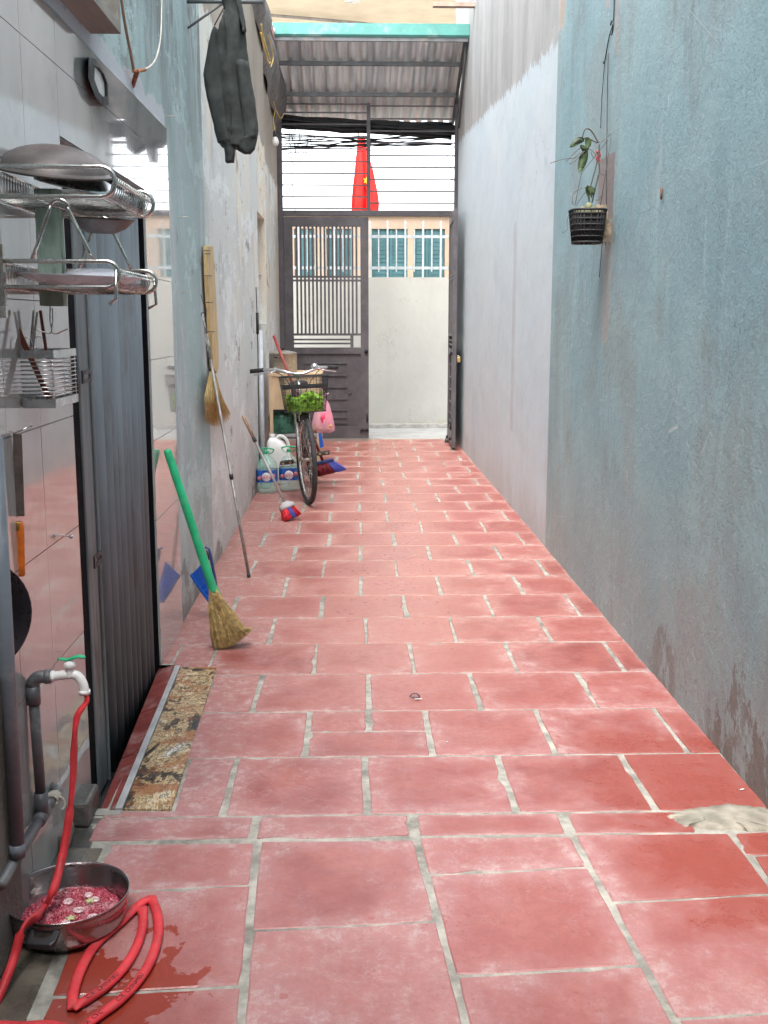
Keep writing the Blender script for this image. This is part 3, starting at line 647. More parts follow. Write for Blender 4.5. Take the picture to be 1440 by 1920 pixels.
def leaf(T, name):
    """leaf drawn in its own plane: s along the leaf from the hinge, z up; T maps (s, z, depth) to space"""
    def B(mb, s0, s1, z0, z1, d0=-.02, d1=.02):
        vs = [T(s, z, d) for s, z, d in ((s0, z0, d0), (s1, z0, d0), (s1, z0, d1), (s0, z0, d1), (s0, z1, d0), (s1, z1, d0), (s1, z1, d1), (s0, z1, d1))]
        mb.add(vs, [(0, 3, 2, 1), (4, 5, 6, 7), (0, 1, 5, 4), (1, 2, 6, 5), (2, 3, 7, 6), (3, 0, 4, 7)])
    s0 = 0.; s1 = .945; z0, z1 = .03, 2.49
    a, b = .10, .855                                   # opening between stiles
    zb = gp(600, 655).z; zs0 = gp(600, 651.5).z; zs1 = gp(600, 632).z; zl = gp(600, 625).z; zh = gp(600, 425).z
    f = MB(); B(f, s0, a, z0, z1); B(f, b, s1, z0, z1); B(f, a, b, zh, z1); B(f, a, b, z0, z0 + .14)
    B(f, a, b, zl - .025, zl); B(f, a, b, zb - .05, zs0)
    f.build('frame', GATEP, L_)
    bars = MB(); n = 16
    for i in range(n):
        s = a + (b - a) * (i + 1) / (n + 1); B(bars, s - .011, s + .011, zl + .0002, zh - .0002, -.010, .010)
    for y in (519, 526): z = gp(600, y).z; B(bars, a, b, z - .011, z + .011, -.0135, .0135)
    bars.build('upright_bars', GATEP, L_)
    sl = MB(); zt2 = zl - .0251; sq = a + (b - a) * .86
    B(sl, sq - .012, sq + .024, zs0 + .0002, zt2, -.015, .015)
    for k in (1, 2): z = zs0 + (zt2 - zs0) * k / 3; B(sl, a, sq - .0121, z - .010, z + .010, -.012, .012)
    sl.build('slotted_rail', GATEP, L_)
    p = MB(); B(p, a, b, z0 + .1401, zb - .0501, .004, .008); p.build('sheet_panel', GATEP, L_)
    rb = MB(); top = zb - .0502; bot = z0 + .1402
    q0, q1 = a + .12, a + .60
    for s in (q0, q1, b - .10): B(rb, s - .006, s + .006, bot, top, -.010, .0039)
    zz = [gp(600, y).z for y in (661, 681, 704, 726, 748, 769, 783, 793)]
    for z in zz: B(rb, q0 + .0061, q1 - .0061, z - .007, z + .007, -.013, .0039)
    B(rb, q1 + .0061, b - .1061, gp(600, 737).z - .007, gp(600, 737).z + .007, -.009, .0039)
    B(rb, a, q0 - .0061, gp(600, 663).z - .007, gp(600, 663).z + .007, -.009, .0039)
    rb.build('pressed_ribs', GATEP, L_)
    h = MB(); h.tube([T(s1 - .09, .13, -.035), T(s1 + .0, .13, -.035)], .012, 8); h.tube([T(s1 - .09, .13, -.035), T(s1 - .09, .10, -.035)], .008, 6); h.build('bolt', BLACKM, L_)
    h = MB(); h.tube([T(s1 - .03, zb - .02, -.045), T(s1 - .03, zb - .02, .03)], .02, 10); h.build('lock', BLACKM, L_); h = MB(); h.tube([T(s1 - .02, .22, -.03), T(s1 - .02, .32, -.03)], .009, 6); h.build('hinge', BLACKM, L_)
def mk(T, name):
    global L_
    e = bpy.data.objects.new('gate_leaf', None); COL.objects.link(e); e.parent = gate; e['_b'] = (0, 0, 0); e.location = -Vector(gate['_b'])
    L_ = e; leaf(T, name); return e
x_h = XL + .012
mk(lambda s, z, d: Vector((x_h + s * (xm - .004 - x_h) / .945, YG + d, z)), 'a')
hx, hy = XR - .04, YG - .04; ang = R(-86)
dirv = Vector((-.035, -1, 0)).normalized(); nv = Vector((-1, .035, 0)).normalized()
mk(lambda s, z, d: Vector((hx - .03, hy, 0)) + dirv * s * 1.0 - nv * d + Vector((0, 0, z)), 'b')
mb = MB(); q = Vector((hx - .03, hy, 0)) + dirv * .945; mb.tube(arc((q.x + .045, q.y, .985), (1, 0, 0), (0, 0, 1), .012, 0, math.pi, 8), .003, 6)
mb.build('padlock_shackle', CHROME, gate); mb = MB(); mb.box((q.x + .028, q.y - .01, .93), (q.x + .062, q.y + .01, .985)); mb.build('padlock', M('brass', (.6, .42, .15), .3, .9), gate, bevel=.004)

# ------------------------------------------------------------------ corrugated canopy
can = thing('corrugated_canopy', (.17, 11.4, 4.0), 'sloping corrugated metal canopy with a turquoise front edge over the gate', 'canopy')
ya, yb = 11.38, 12.86
za = atY(700, 62, ya).z; zb_ = atY(700, 236, yb).z
x0c, x1c = XL - .02, XR - .01
mb = MB(); nx = 460; ny = 10; vs = []; fs = []
for j in range(ny + 1):
    t = j / ny; y = ya + (yb - ya) * t; z = za + (zb_ - za) * t
    for i in range(nx + 1):
        x = x0c + (x1c - x0c) * i / nx; ph = (x / .125) % 1
        hgt = .030 * max(0, min(1, (.5 - abs(ph - .5) * 1) * 5 - .6)) + .003 * math.sin(x * 60 + y * 3) 
        vs.append((x, y, z + .03 + hgt + .002 * math.sin(y * 20 + x * 9)))
for j in range(ny):
    for i in range(nx): q = j * (nx + 1) + i; fs.append((q, q + 1, q + nx + 2, q + nx + 1))
mb.add(vs, fs, True)
mb.build('sheet', M('galvanised_sheet', (.74, .82, .87), .38, .25, var=.35, scale=16, k=(1, .06, .06), bump=.04, bscale=30, dirt_or_sheen=(.90, .93, .88), dscale=9, damt=.8), can)  # pale streaks in the colour stand in for bright reflected stripes
mb = MB()
for py in (118, 176):
    lo, hi = ya, yb
    for _ in range(40):
        m_ = (lo + hi) / 2; zz = za + (zb_ - za) * (m_ - ya) / (yb - ya)
        if zz > atY(700, py, m_).z: lo = m_
        else: hi = m_
    mb = MB(); mb.box((x0c, lo - .02, zz - .028), (x1c, lo + .02, zz + .012)); mb.build('purlin', RAILP, can)
for x in (x0c + .005, x1c - .035):
    mb = MB(); mb.prism([(x, ya, za - .03), (x, yb, zb_ - .03), (x, yb, zb_ + .012), (x, ya, za + .012)], (.03, 0, 0)); mb.build('rafter', RAILP, can)
mb = MB(); mb.prism([(x0c - .01, ya - .03, za - .02), (x0c - .01, ya - .012, za - .04), (x0c - .01, ya - .008, za + .075), (x0c - .01, ya + .13, za + .055), (x0c - .01, ya + .13, za + .062), (x0c - .01, ya - .03, za + .085)], (x1c - x0c + .02, 0, 0)); mb.build('front_flashing', TURQ, can)
mb = MB(); mb.box((x0c + .0, ya - .005, za - .075), (x1c, ya + .025, za - .028)); mb.build('front_beam', RAILP, can)
# brackets of the canopy on the right wall
mb = MB(); mb.tube([(XR - .02, 11.45, za - .05), (XR - .02, 12.2, za - .75)], .014, 8); mb.build('strut', RAILP, can)

# ------------------------------------------------------------------ beyond the gate
sw = thing('street_wall', (0, 14.42, 0), 'off-white plaster wall across the street, topped by a pale fence', 'wall')
yw = 14.42; ztw = atY(770, 520, yw).z
mb = MB(); mb.box((-9, yw, -.1), (9, yw + .14, ztw)); mb.build('masonry', WHITEW, sw)
fb = MB()
zz1 = atY(770, 443, yw).z; zz2 = atY(770, 502, yw).z; ztp = atY(770, 420, yw).z
fn = tag(MB().box((-5, yw + .05, zz1 - .018), (5, yw + .075, zz1 + .018)).box((-5, yw + .05, zz2 - .018), (5, yw + .075, zz2 + .018)).build('street_fence', FENCEP, loc=(0, yw + .06, ztw)), 'pale grey picket railing standing on the off-white street wall', 'fence')
x = -3.0; k = 0
fb = MB()
while x < 3.0:
    if k % 2 == 0: fb.box((x - .012, yw + .03, ztw), (x + .012, yw + .0499, ztp)); fb.lathe([(.0, .05), (.016, .02), (.012, 0), (.012, -.01)], (x, yw + .04, ztp), 8)
    else: fb.box((x - .008, yw + .03, zz2 - .05), (x + .008, yw + .0499, zz1 + .09))
    x += .115; k += 1
fb.build('pickets', FENCEP, fn)
hb = thing('street_house', (0, 16.8, 0), 'peach house with teal shutters behind the street fence', 'house')
yh = 16.8; zht = atY(770, 405, yh).z
zs0_, zs1_ = atY(770, 522, yh).z - .35, atY(770, 429, yh).z
wins = [(atY(a, 480, yh).x, atY(b, 480, yh).x) for a, b in ((552, 590), (612, 660), (697, 764), (775, 834))]
mb = MB(); xs_ = [-4.5]
for a, b in wins: xs_ += [a, b]
xs_.append(5.0)
for i in range(0, len(xs_), 2): mb.box((xs_[i], yh, -.2), (xs_[i + 1], yh + .2, zht))
for a, b in wins: mb.box((a, yh, -.2), (b, yh + .2, zs0_)); mb.box((a, yh, zs1_), (b, yh + .2, zht))
mb.build('wall', PEACH, hb)
mb = MB(); mb.box((-4.6, yh - .12, zht + .001), (5.1, yh + 3, zht + .05)); mb.build('roof', M('roof_grey', (.35, .33, .31), .8), hb)
for a, b in wins:
    mb = MB(); mb.box((a, yh + .07, zs0_), (b, yh + .10, zs1_)); 
    n = 2
    for i in range(n):
        s0 = a + (b - a) * i / n
        for zz in [zs0_ + .05 + .06 * q for q in range(int((zs1_ - zs0_ - .1) / .06))]: mb.box((s0 + .05, yh + .058, zz), (s0 + (b - a) / n - .05, yh + .0699, zz + .035))
        mb.box((s0 + .004, yh + .05, zs0_), (s0 + .045, yh + .0698, zs1_)); mb.box((s0 + (b - a) / n - .045, yh + .05, zs0_), (s0 + (b - a) / n - .004, yh + .0698, zs1_))
    w_ = mb.build('window_shutter', SHUT, hb)
# upper storey overhang of the house across, seen above the canopy
bal = thing('overhanging_balcony', (.2, 15.4, 5.2), 'cream underside of an upper balcony with a round ceiling lamp, above the canopy', 'balcony')
mb = MB(); mb.box((-3.4, 13.9, 5.25), (3.2, 15.9, 5.42)); mb.box((-3.4, 13.82, 5.2), (3.2, 13.899, 5.5)); mb.build('slab', CREAM, bal)
for x in (3.2, -3.7): mb = MB(); mb.box((x, 15.0, -.2), (x + .3, 17.4, 5.6)); mb.build('side_wall', CREAM, bal)
pl = atZ(661, 2, 5.24); mb = MB(); mb.lathe([(.0, 0), (.10, 0), (.11, .012), (.0, .012)], (pl.x, pl.y, 5.236), 20); mb.build('ceiling_lamp', LIGHTM, bal)
mb = MB(); P = [atZ(x_, y_, 5.2) for x_, y_ in ((500, 28), (560, 33), (640, 40), (700, 46))]; mb.tube(smooth(P, 4), .02, 6); mb.build('conduit', M('grey_conduit', (.33, .31, .3), .6), bal)
mb = MB(); mb.prism([(-.752, 1.2, fz(1.2) - .003), (-.672, 1.2, fz(1.2) - .003), (-.668, 2.3, fz(2.3) - .003), (-.66, 2.66, -.0055), (-.752, 2.66, -.0055)], (0, 0, .0045)); struct(mb.build('damp_concrete', M('damp_brown_concrete', (.11, .095, .075), .35, var=.4, scale=7, bump=.5, dirt_or_sheen=(.22, .2, .16), dscale=9)))

# ================================================================== THINGS ON THE LEFT
# --- two-tier dish rack
rk = thing('dish_rack', (-.64, 2.5, 1.4), 'two-tier stainless wire dish rack fixed to the tiled wall at the upper left', 'dish rack')
def px(x, y, Y): return atY(x, y, Y)
RN, RF = 2.36, 2.80                                     # near and far ends of the rack
xo = atY(216, 342, RN).x; xi = XL + .012
def loop(xa, xb, z0, z1, Y, open_left=True):
    r = (z1 - z0) / 2; zc = (z0 + z1) / 2
    return [Vector((xa, Y, z1)), Vector((xb - r, Y, z1))] + arc((xb - r, Y, zc), (0, 0, 1), (1, 0, 0), r, 0, math.pi, 10)[1:-1] + [Vector((xb - r, Y, z0)), Vector((xa, Y, z0))]
zt1, zt0 = px(100, 312, RN).z, px(100, 368, RN).z
zl1, zl0 = px(120, 486, RN).z, px(120, 533, RN).z
mb = MB()
for (z1, z0) in ((zt1, zt0), (zl1 - .004, zl0 - .006)):
    for Y in (RN, RF): mb = MB(); mb.tube(loop(xi, xo, z0, z1, Y), .0048, 8); mb.build('end_loop', STEEL, rk)
for (z1, z0) in ((zt1, zt0), (zl1 - .004, zl0 - .006)):
    zc = (z0 + z1) / 2
    for q, (x, z) in enumerate(((xo - .008, z1 - .018), (xo, zc), (xi + .01, z1), (xi + .01, z0), (xo - .03, z0))): mb = MB(); mb.tube([(x, RN, z), (x, RF, z)], .0028, 6); mb.build('long_rail', STEEL, rk)
for (z1, z0) in ((zt1, zt0), (zl1 - .004, zl0 - .006)):
    n = 22; mb = MB()
    for i in range(1, n):
        y = RN + (RF - RN) * i / n; r = .028
        mb.tube([(xi + .01, y, z1), (xi + .01, y, z0), (xo - .055, y, z0 - .004)] + arc((xo - .045, y, z0 + .03), (0, 0, -1), (1, 0, 0), .034, .1, 1.45, 5) + [(xo - .004, y, (z0 + z1) / 2 + .012)], .0013, 4)
    for x in (xo - .09, xo - .17): mb.tube([(x, RN, z0 - .002), (x, RF, z0 - .002)], .0022, 5)
    mb.build('wire_basket', STEEL, rk)
for Y in (RN + .02, RF - .02):
    a = px(105, 372, RN); xm_ = a.x if Y < 2.5 else a.x + .0
    mb = MB(); w = .058; r = .020; top = zt0 - .006; bot = zl1 - .002
    pl_ = [Vector((xm_ - w - .005, Y, bot)), Vector((xm_ - r, Y, top - r))] + arc((xm_, Y, top - r * .9), (-1, 0, 0), (0, 0, 1), r, .25, math.pi - .25, 8) + [Vector((xm_ + r, Y, top - r)), Vector((xm_ + w + .01, Y, bot))]
    mb.tube(smooth(pl_, 3), .0042, 8); mb.build('tier_leg', STEEL, rk)
mb = MB(); mb.tube([(xo - .005, RN + .0, zl1 - .02), (xo - .008, RN - .002, zl0 - .03), (xo - .022, RN - .002, zl0 - .042)], .004, 6); mb.build('hook', STEEL, rk)
mb = MB(); mb.tube([(xo - .005, RF + .0, zl1 - .02), (xo - .002, RF, zl0 - .035), (xo - .022, RF, zl0 - .045)], .004, 6); mb.build('hook', STEEL, rk)
for (x0_, x1_) in ((64, 98),):
    a = px(74, 570, 2.60); b = px(110, 380, 2.60)
    mb = MB(); mb.box((a.x + .004, 2.585, a.z - .005), (b.x + .004, 2.62, b.z + .03)); mb.build('wooden_upright', POSTW, rk, bevel=.003)
mb = MB(); p = px(3, 480, RN); mb.box((p.x - .012, RN - .006, zl0 - .07), (p.x + .004, RN + .006, zl1 + .03)); mb.build('wall_bracket', STEEL, rk)
# hook wires under the rack
mb = MB(); P = [px(x, y, 2.6) for x, y in ((94, 570), (94, 600), (97, 620), (92, 625), (80, 622), (66, 618))]; mb.tube(smooth(P, 4), .0018, 6)
P = [px(x, y, 2.6) for x, y in ((98, 578), (99, 600), (97, 622), (105, 626), (115, 622), (127, 617))]; mb.tube(smooth(P, 4), .0018, 6); mb.build('wire_hooks', STEEL, rk)
# pans on the top tier
def wok(c, r, h, axis, mat, label, name, cat):
    t = MB(); prof = [(r * math.sin(a), h - h * math.cos(a) * 1.0 - h * .0) for a in [1.45 * i / 10 for i in range(11)]]
    prof = [(q[0], q[1]) for q in prof]; rim = prof[-1][0]
    t.lathe(prof + [(rim + .006, prof[-1][1] + .002), (rim + .004, prof[-1][1] - .003)] + [(q[0] * .985, q[1] + .0022) for q in prof[::-1][1:]], c, 40, axis)
    return tag(t.build(name, mat, loc=c), label, cat)
wok((-.665, 2.56, 1.738), .128, -.062, (.12, -.22, 1.0), WOKM, 'upturned dark metal wok resting on the top tier of the dish rack', 'wok', 'wok')
lid = MB(); lid.lathe([(.0, .028), (.05, .024), (.095, .008), (.108, 0), (.110, .003), (.095, .0115), (.05, .0275), (.0, .0315)], (-.625, 2.63, 1.652), 36, (.22, -.12, 1)); lid.lathe([(.0, .05), (.012, .05), (.014, .042), (.006, .034), (.006, .03)], (-.625, 2.63, 1.652), 12, (.22, -.12, 1))
tag(lid.build('pan_lid', STEELB, loc=(-.625, 2.63, 1.652)), 'shiny round steel lid lying on the top tier of the dish rack', 'lid')
bw = MB(); bw.lathe([(.0, 0), (.03, .001), (.055, .012), (.075, .032), (.078, .034), (.074, .034), (.053, .016), (.028, .006), (.0, .005)], (-.575, 2.58, 1.548), 32, (.05, -.1, 1))
tag(bw.build('steel_bowl', WOKM, loc=(-.575, 2.58, 1.548)), 'small dark steel bowl seen from below under the upper rack tier', 'bowl')
t = MB(); c = (-.625, 2.55, zl0 + .003); t.lathe([(.0, 0), (.07, 0), (.105, .012), (.122, .022), (.124, .0245), (.119, .024), (.10, .016), (.066, .005), (.0, .0045)], c, 40, (.04, -.03, 1), sx=.95, sy=1.5)
tag(t.build('oval_plate', PLATEW, loc=c), 'white oval plate lying flat in the lower tier of the dish rack', 'plate')
t = MB(); c = (-.60, 2.63, zl0 + .013); t.lathe([(.0, .03), (.05, .028), (.088, .012), (.098, 0), (.10, .001), (.089, .0145), (.05, .031), (.0, .0335)], c, 36, (.03, -.06, 1))
tag(t.build('upturned_bowl', PLATEW, loc=c), 'upturned white bowl behind the oval plate in the lower rack tier', 'bowl')
# --- cutlery basket
cb = thing('cutlery_basket', (-.74, 2.66, 1.04), 'slatted stainless cutlery basket hung on the tiles under the dish rack', 'basket')
c0, c1 = px(48, 657, 2.55), px(106, 765, 2.55); bx0, bx1 = XL + .014, c1.x - .002; bz1, bz0 = c0.z, c1.z; by0, by1 = 2.55, 2.76
mb = MB()
for (a, b) in ((bz1 - .018, bz1), (bz0, bz0 + .020)):
    mb.box((bx0, by0 - .001, a), (bx1, by0, b)); mb.box((bx1, by0, a), (bx1 + .001, by1, b)); mb.box((bx0, by1, a), (bx1, by1 + .001, b)); mb.box((bx0 - .001, by0, a), (bx0, by1, b))
mb.box((bx0, by0, bz0 - .0005), (bx1, by1, bz0 - .0000))
mb.build('steel_band', STEELB, cb)
mb = MB(); n = 9
for i in range(n):
    z = bz1 - .018 - (bz1 - bz0 - .038) * (i + .8) / (n + .6)
    mb.tube([(bx0, by0, z), (bx1 - .001, by0, z), (bx1, by0 + .003, z), (bx1, by1 - .003, z), (bx1 - .003, by1, z), (bx0, by1, z)], .0017, 5)
for y in (by0 + .002, by0 + .10, by1 - .002): mb.tube([(bx1 - .003, y, bz0), (bx1 - .003, y, bz1)], .0014, 5)
mb.build('wire_sides', CHROME, cb)
for y in (by0 + .03, by0 + .13):
    mb = MB(); mb.tube([(bx0 + .02, y, bz1 - .005), (bx0 + .02, y, bz1 + .018)] + arc((bx0 + .008, y, bz1 + .018), (1, 0, 0), (0, 0, 1), .012, 0, math.pi, 6), .0016, 5); mb.build('hanger', CHROME, cb)
def stick(name, a, b, w, th, mat, label, cat, Y0, Y1, group=None):
    A, B = px(*a, Y0), px(*b, Y1); d = (B - A).normalized(); sd_ = d.cross(Vector((0, 1, 0))).normalized()
    mb = MB(); mb.prism([A + sd_ * w / 2, A - sd_ * w / 2, B - sd_ * w / 2, B + sd_ * w / 2], (0, th, 0)); o = mb.build(name, mat, loc=B, bevel=.001); return tag(o, label, cat, group)
stick('wooden_spatula', (25, 600), (92, 748), .013, .004, WOODD, 'wide brown wooden stick slanting across the cutlery basket', 'utensil', 2.57, 2.60)
stick('wooden_chopstick', (75, 582), (87, 665), .007, .006, WOODD, 'narrow dark brown chopstick standing upright in the cutlery basket', 'utensil', 2.62, 2.60)
ts = thing('kitchen_tongs', px(60, 660, 2.62), 'narrow steel tongs standing in the cutlery basket between brown sticks', 'tongs')
for dx in (0, 7):
    A, B = px(63 + dx, 582 + dx * .5, 2.63), px(57 + dx * .3, 664, 2.62); mb = MB(); mb.prism([A + Vector((.0025, 0, 0)), A - Vector((.0025, 0, 0)), B - Vector((.004, 0, 0)), B + Vector((.004, 0, 0))], (0, .002, 0)); mb.build('arm', STEELB, ts)
# --- knife hanging by the pipe
kn = thing('kitchen_knife', px(36, 1080, 2.5), 'long worn kitchen knife with orange handle hanging on the tiles', 'knife')
KY = 2.47
Pk = [px(x, y, KY) for x, y in ((24, 812), (41, 815), (46, 968), (33, 968), (29, 975), (26, 968))]
mb = MB(); mb.prism(Pk, (0, .0018, 0)); mb.build('blade', KNIFE, kn)
mb = MB(); mb.loft([[px(x + 36 + 10.5 * math.cos(a) * s_, y, KY + .008 * math.sin(a) * s_) for a in [math.pi * i / 5 for i in range(10)]] for x, y, s_ in ((0, 978, .62), (0, 985, .85), (0, 1010, .95), (0, 1060, 1.05), (1, 1078, 1.0), (1, 1081, .7))]); mb.build('handle', ORANGE, kn)
mb = MB(); mb.lathe([(.0075, 0), (.0085, .001), (.0085, .018), (.007, .02)], px(35, 994, KY), 12); mb.build('ferrule', M('brass_ferrule', (.45, .27, .07), .4, .8), kn)
nl = MB(); a, b = atX(28, 812, XL + .01), px(60, 798, 2.5); nl.tube([a, b], .0022, 6); nl.lathe([(0, 0), (.005, 0), (.005, .001), (0, .001)], b, 8, (b - a)); tag(nl.build('wall_nail', STEELB, loc=a), 'bright nail above the hanging kitchen knife', 'nail')
nl = MB(); a, b = atX(102, 1002, XL + .01), px(133, 1006, 2.84); nl.tube([a, b], .002, 6); nl.lathe([(0, 0), (.006, 0), (.006, .001), (0, .001)], b, 8, (b - a)); tag(nl.build('wall_nail', STEELB, loc=a), 'bare nail sticking out of the tiles left of the folding door', 'nail')
# --- black frying pan at the edge
fp = thing('frying_pan', (-.74, 2.33, .95), 'black frying pan hanging edge-on at the far left, half out of view', 'frying pan')
c = px(-22, 1155, 2.33); mb = MB(); ax = Vector((.62, -.75, 0)).normalized()
mb.lathe([(.0, 0), (.105, 0), (.128, .035), (.131, .036), (.126, .032), (.103, .004), (.0, .004)], c + Vector((-.045, 0, 0)), 36, ax); mb.build('pan_body', M('black_enamel', (.028, .022, .028), .35, .2, var=.3, scale=14, bump=.3), fp)
hd = c + Vector((-.045, 0, 0)) + Vector((0, 0, .125)); mb = MB(); mb.tube([hd, hd + Vector((0, 0, .16))], .010, 8, flat=[(1, .6, 0)] * 2); mb.build('handle', BLACKP, fp)
# --- pipes and tap
def findv(x1, y1, x2, y2, Y):  # a plumb pipe at depth Y: x from the lower reading
    a = atY(x1, y1, Y); b = atY(x2, y2, Y); return a, b
dp = thing('drain_pipe', (-.71, 2.3, .12), 'thick grey plastic drain pipe running down the left wall to an open end', 'pipe')
a = atY(33, 1605, 2.26); b = atY(-8, 860, 2.26)
mb = MB(); mb.tube([a, a.lerp(b, 1.05)], .0165, 20); mb.tube([a + Vector((0, 0, -.001)), a + Vector((0, 0, .03))], .0175, 20)
mb.build('tube', PVC, dp)
for t in (.18, .8): q = a.lerp(b, t); mb = MB(); mb.box((q.x - .05, q.y - .002, q.z), (q.x, q.y + .004, q.z + .008)); mb.build('clip', STEEL, dp)
tp = thing('tap_standpipe', (-.74, 2.5, .1), 'dark grey standpipe with white plastic tap and green lever on the left wall', 'tap')
TY = 2.47
top = px(61, 1278, TY); bot = px(88, 1500, TY); topc = Vector((top.x, TY, top.z)); botc = Vector((top.x + .004, TY, bot.z)); 
mb = MB(); mb.tube([botc, topc - Vector((0, 0, .015))], .0125, 18); mb.build('riser', PVCD, tp)
mb = MB(); e0 = topc - Vector((0, 0, .055)); mb.tube([e0, e0 + Vector((0, 0, .045))], .0165, 18)
eb = [e0 + Vector((0, 0, .045))] + arc(topc + Vector((.022, 0, -.01)), (-1, 0, 0), (0, 0, 1), .022, 0, math.pi / 2, 6) + [topc + Vector((.036, 0, .012))]
mb.tube(eb, .0155, 18); mb.tube([topc + Vector((.030, 0, .012)), topc + Vector((.044, 0, .012))], .0175, 18); mb.build('elbow', PVCD, tp)
tx = topc + Vector((.044, 0, .012))
mb = MB(); P = [tx, tx + Vector((.018, 0, .002)), tx + Vector((.045, 0, .005)), tx + Vector((.062, 0, .0)), tx + Vector((.073, -.003, -.016)), tx + Vector((.077, -.004, -.034))]
mb.tube(smooth(P, 4), [.0125, .011, .011, .011, .0105, .0105] and .0112, 16); mb.tube([P[0], P[0] + Vector((.008, 0, .001))], .0135, 16); mb.tube([P[-1] + Vector((0, 0, .002)), P[-1] - Vector((0, 0, .008))], .0135, 16)
mb.lathe([(.0, .034), (.006, .034), (.0115, .030), (.014, .026), (.014, .018), (.010, .015), (.012, .006), (.012, -.004)], P[2], 18); mb.build('tap_body', WHITEP, tp)
mb = MB(); h = P[2] + Vector((0, 0, .036))
L1 = [h + Vector((x, y, z)) for x, y, z in ((-.028, .0, .002), (-.018, 0, .001), (-.008, 0, .0), (0, 0, .001), (.010, 0, .005), (.022, -.001, .008), (.034, -.002, .006), (.037, -.002, .004))]
mb.tube(L1, [.004, .0075, .008, .0075, .0085, .0095, .008, .004], 12, flat=[(1, .42, 0)] * 8); mb.lathe([(.0, .0), (.005, 0), (.006, -.006), (.006, -.01)], h, 10); mb.build('lever', GREENP, tp)
mb = MB(); lo = Vector((botc.x, TY, botc.z)); tee = lo - Vector((0, 0, .01))
mb.tube([lo + Vector((0, 0, .02)), tee - Vector((0, 0, .03))], .0165, 16); mb.tube([tee + Vector((0, -.03, -.03)), tee + Vector((0, .03, -.03))], .0165, 16); mb.build('tee_joint', PVCD, tp)
mb = MB(); mb.tube([tee + Vector((0, .03, -.03)), tee + Vector((.004, .13, -.026)), tee + Vector((-.03, .17, -.026))], .0125, 14); mb.tube([tee + Vector((0, -.03, -.03)), tee + Vector((-.004, -.30, -.045))], .0125, 14); mb.build('ground_pipe', PVCD, tp)
mb = MB(); q = tee + Vector((.003, .085, -.027))
for k in range(5): mb.tube(arc(q + Vector((0, .007 * k - .015, JIT(.002))), (1, .2, 0), (0, .1, 1), .0145 + random.random() * .003, 0, 2 * math.pi, 12), .0035, 5)
mb.tube(smooth([q + Vector((.012, 0, .008)), q + Vector((.024, .003, 0)), q + Vector((.028, 0, -.018)), q + Vector((.022, -.006, -.026))], 3), .0035, 5); mb.build('rag_wrap', M('grey_rag', (.42, .40, .34), .9, var=.3, bump=.6), tp)
# --- steel pot with rinsing grains
cp = Vector((atZ(3, 1690, .055).x + .141, 2.33, 0)); zf = fz(2.2) - .002; pr_ = .138
zr = .062
pot = thing('steel_pot', (cp.x, cp.y, zf), 'wide shallow steel pot of red grains on the wet paving at the lower left', 'pot')
CL = Vector((cp.x, cp.y, 0))
mb = MB(); mb.lathe([(.0, zf + .004), (.085, zf + .004), (.108, zf + .012), (.126, zf + .034), (.133, zr - .01), (.136, zr - .002), (.140, zr), (.1395, zr - .003), (.135, zr - .006), (.1375, zr - .012), (.130, zf + .033), (.112, zf + .008), (.088, zf), (.0, zf)][::-1], CL, 64); mb.build('bowl', PANM, pot)
zg = zf + .040
mb = MB(); n = 26; vs = []; fs = []; rs = 22
vs.append((cp.x + .012, cp.y - .005, zg + .010))
for i in range(1, rs + 1):
    for k in range(60):
        th = 2 * math.pi * k / 60; r = .124 * i / rs; x = cp.x + .006 + r * math.cos(th) * .94; y = cp.y - .003 + r * math.sin(th)
        hh = zg + .012 * (1 - (i / rs) ** 1.5) + .004 * math.sin(x * 90) * math.cos(y * 75) + JIT(.0016) - (.010 if i == rs else 0)
        vs.append((x, y, hh))
for k in range(60): fs.append((0, 1 + k, 1 + (k + 1) % 60))
for i in range(rs - 1):
    for k in range(60): l = (k + 1) % 60; fs.append((1 + i * 60 + k, 1 + i * 60 + l, 1 + (i + 1) * 60 + l, 1 + (i + 1) * 60 + k))
mb.add(vs, fs, True)
gr = mb.build('wet_grains', GRAINS); gr['kind'] = 'stuff'; gr['label'] = 'heap of wet red grains soaking in the steel pot'; gr['category'] = 'grains'
mb = MB()
for _ in range(1500):
    th = random.uniform(0, 6.283); r = .112 * math.sqrt(random.random()); x = cp.x + .006 + r * math.cos(th) * .94; y = cp.y - .003 + r * math.sin(th); i = r / .124
    z = zg + .012 * (1 - i ** 1.5) + .004 * math.sin(x * 90) * math.cos(y * 75) + .001; s_ = random.uniform(.0018, .0030)
    d = [Vector((JIT(1), JIT(1), JIT(1))).normalized() for _ in range(2)]; u = d[0] * s_ * 1.3; w = d[0].cross(d[1]).normalized() * s_; v = u.cross(w).normalized() * s_ * .8; c = Vector((x, y, z))
    mb.add([c + u, c - u, c + w, c - w, c + v, c - v], [(0, 2, 4), (2, 1, 4), (1, 3, 4), (3, 0, 4), (2, 0, 5), (1, 2, 5), (3, 1, 5), (0, 3, 5)], True)
mb.build('loose_grains', GRAINS, gr)
ON = M('shallot_slice', (.80, .56, .58), .35, var=.25, scale=60)
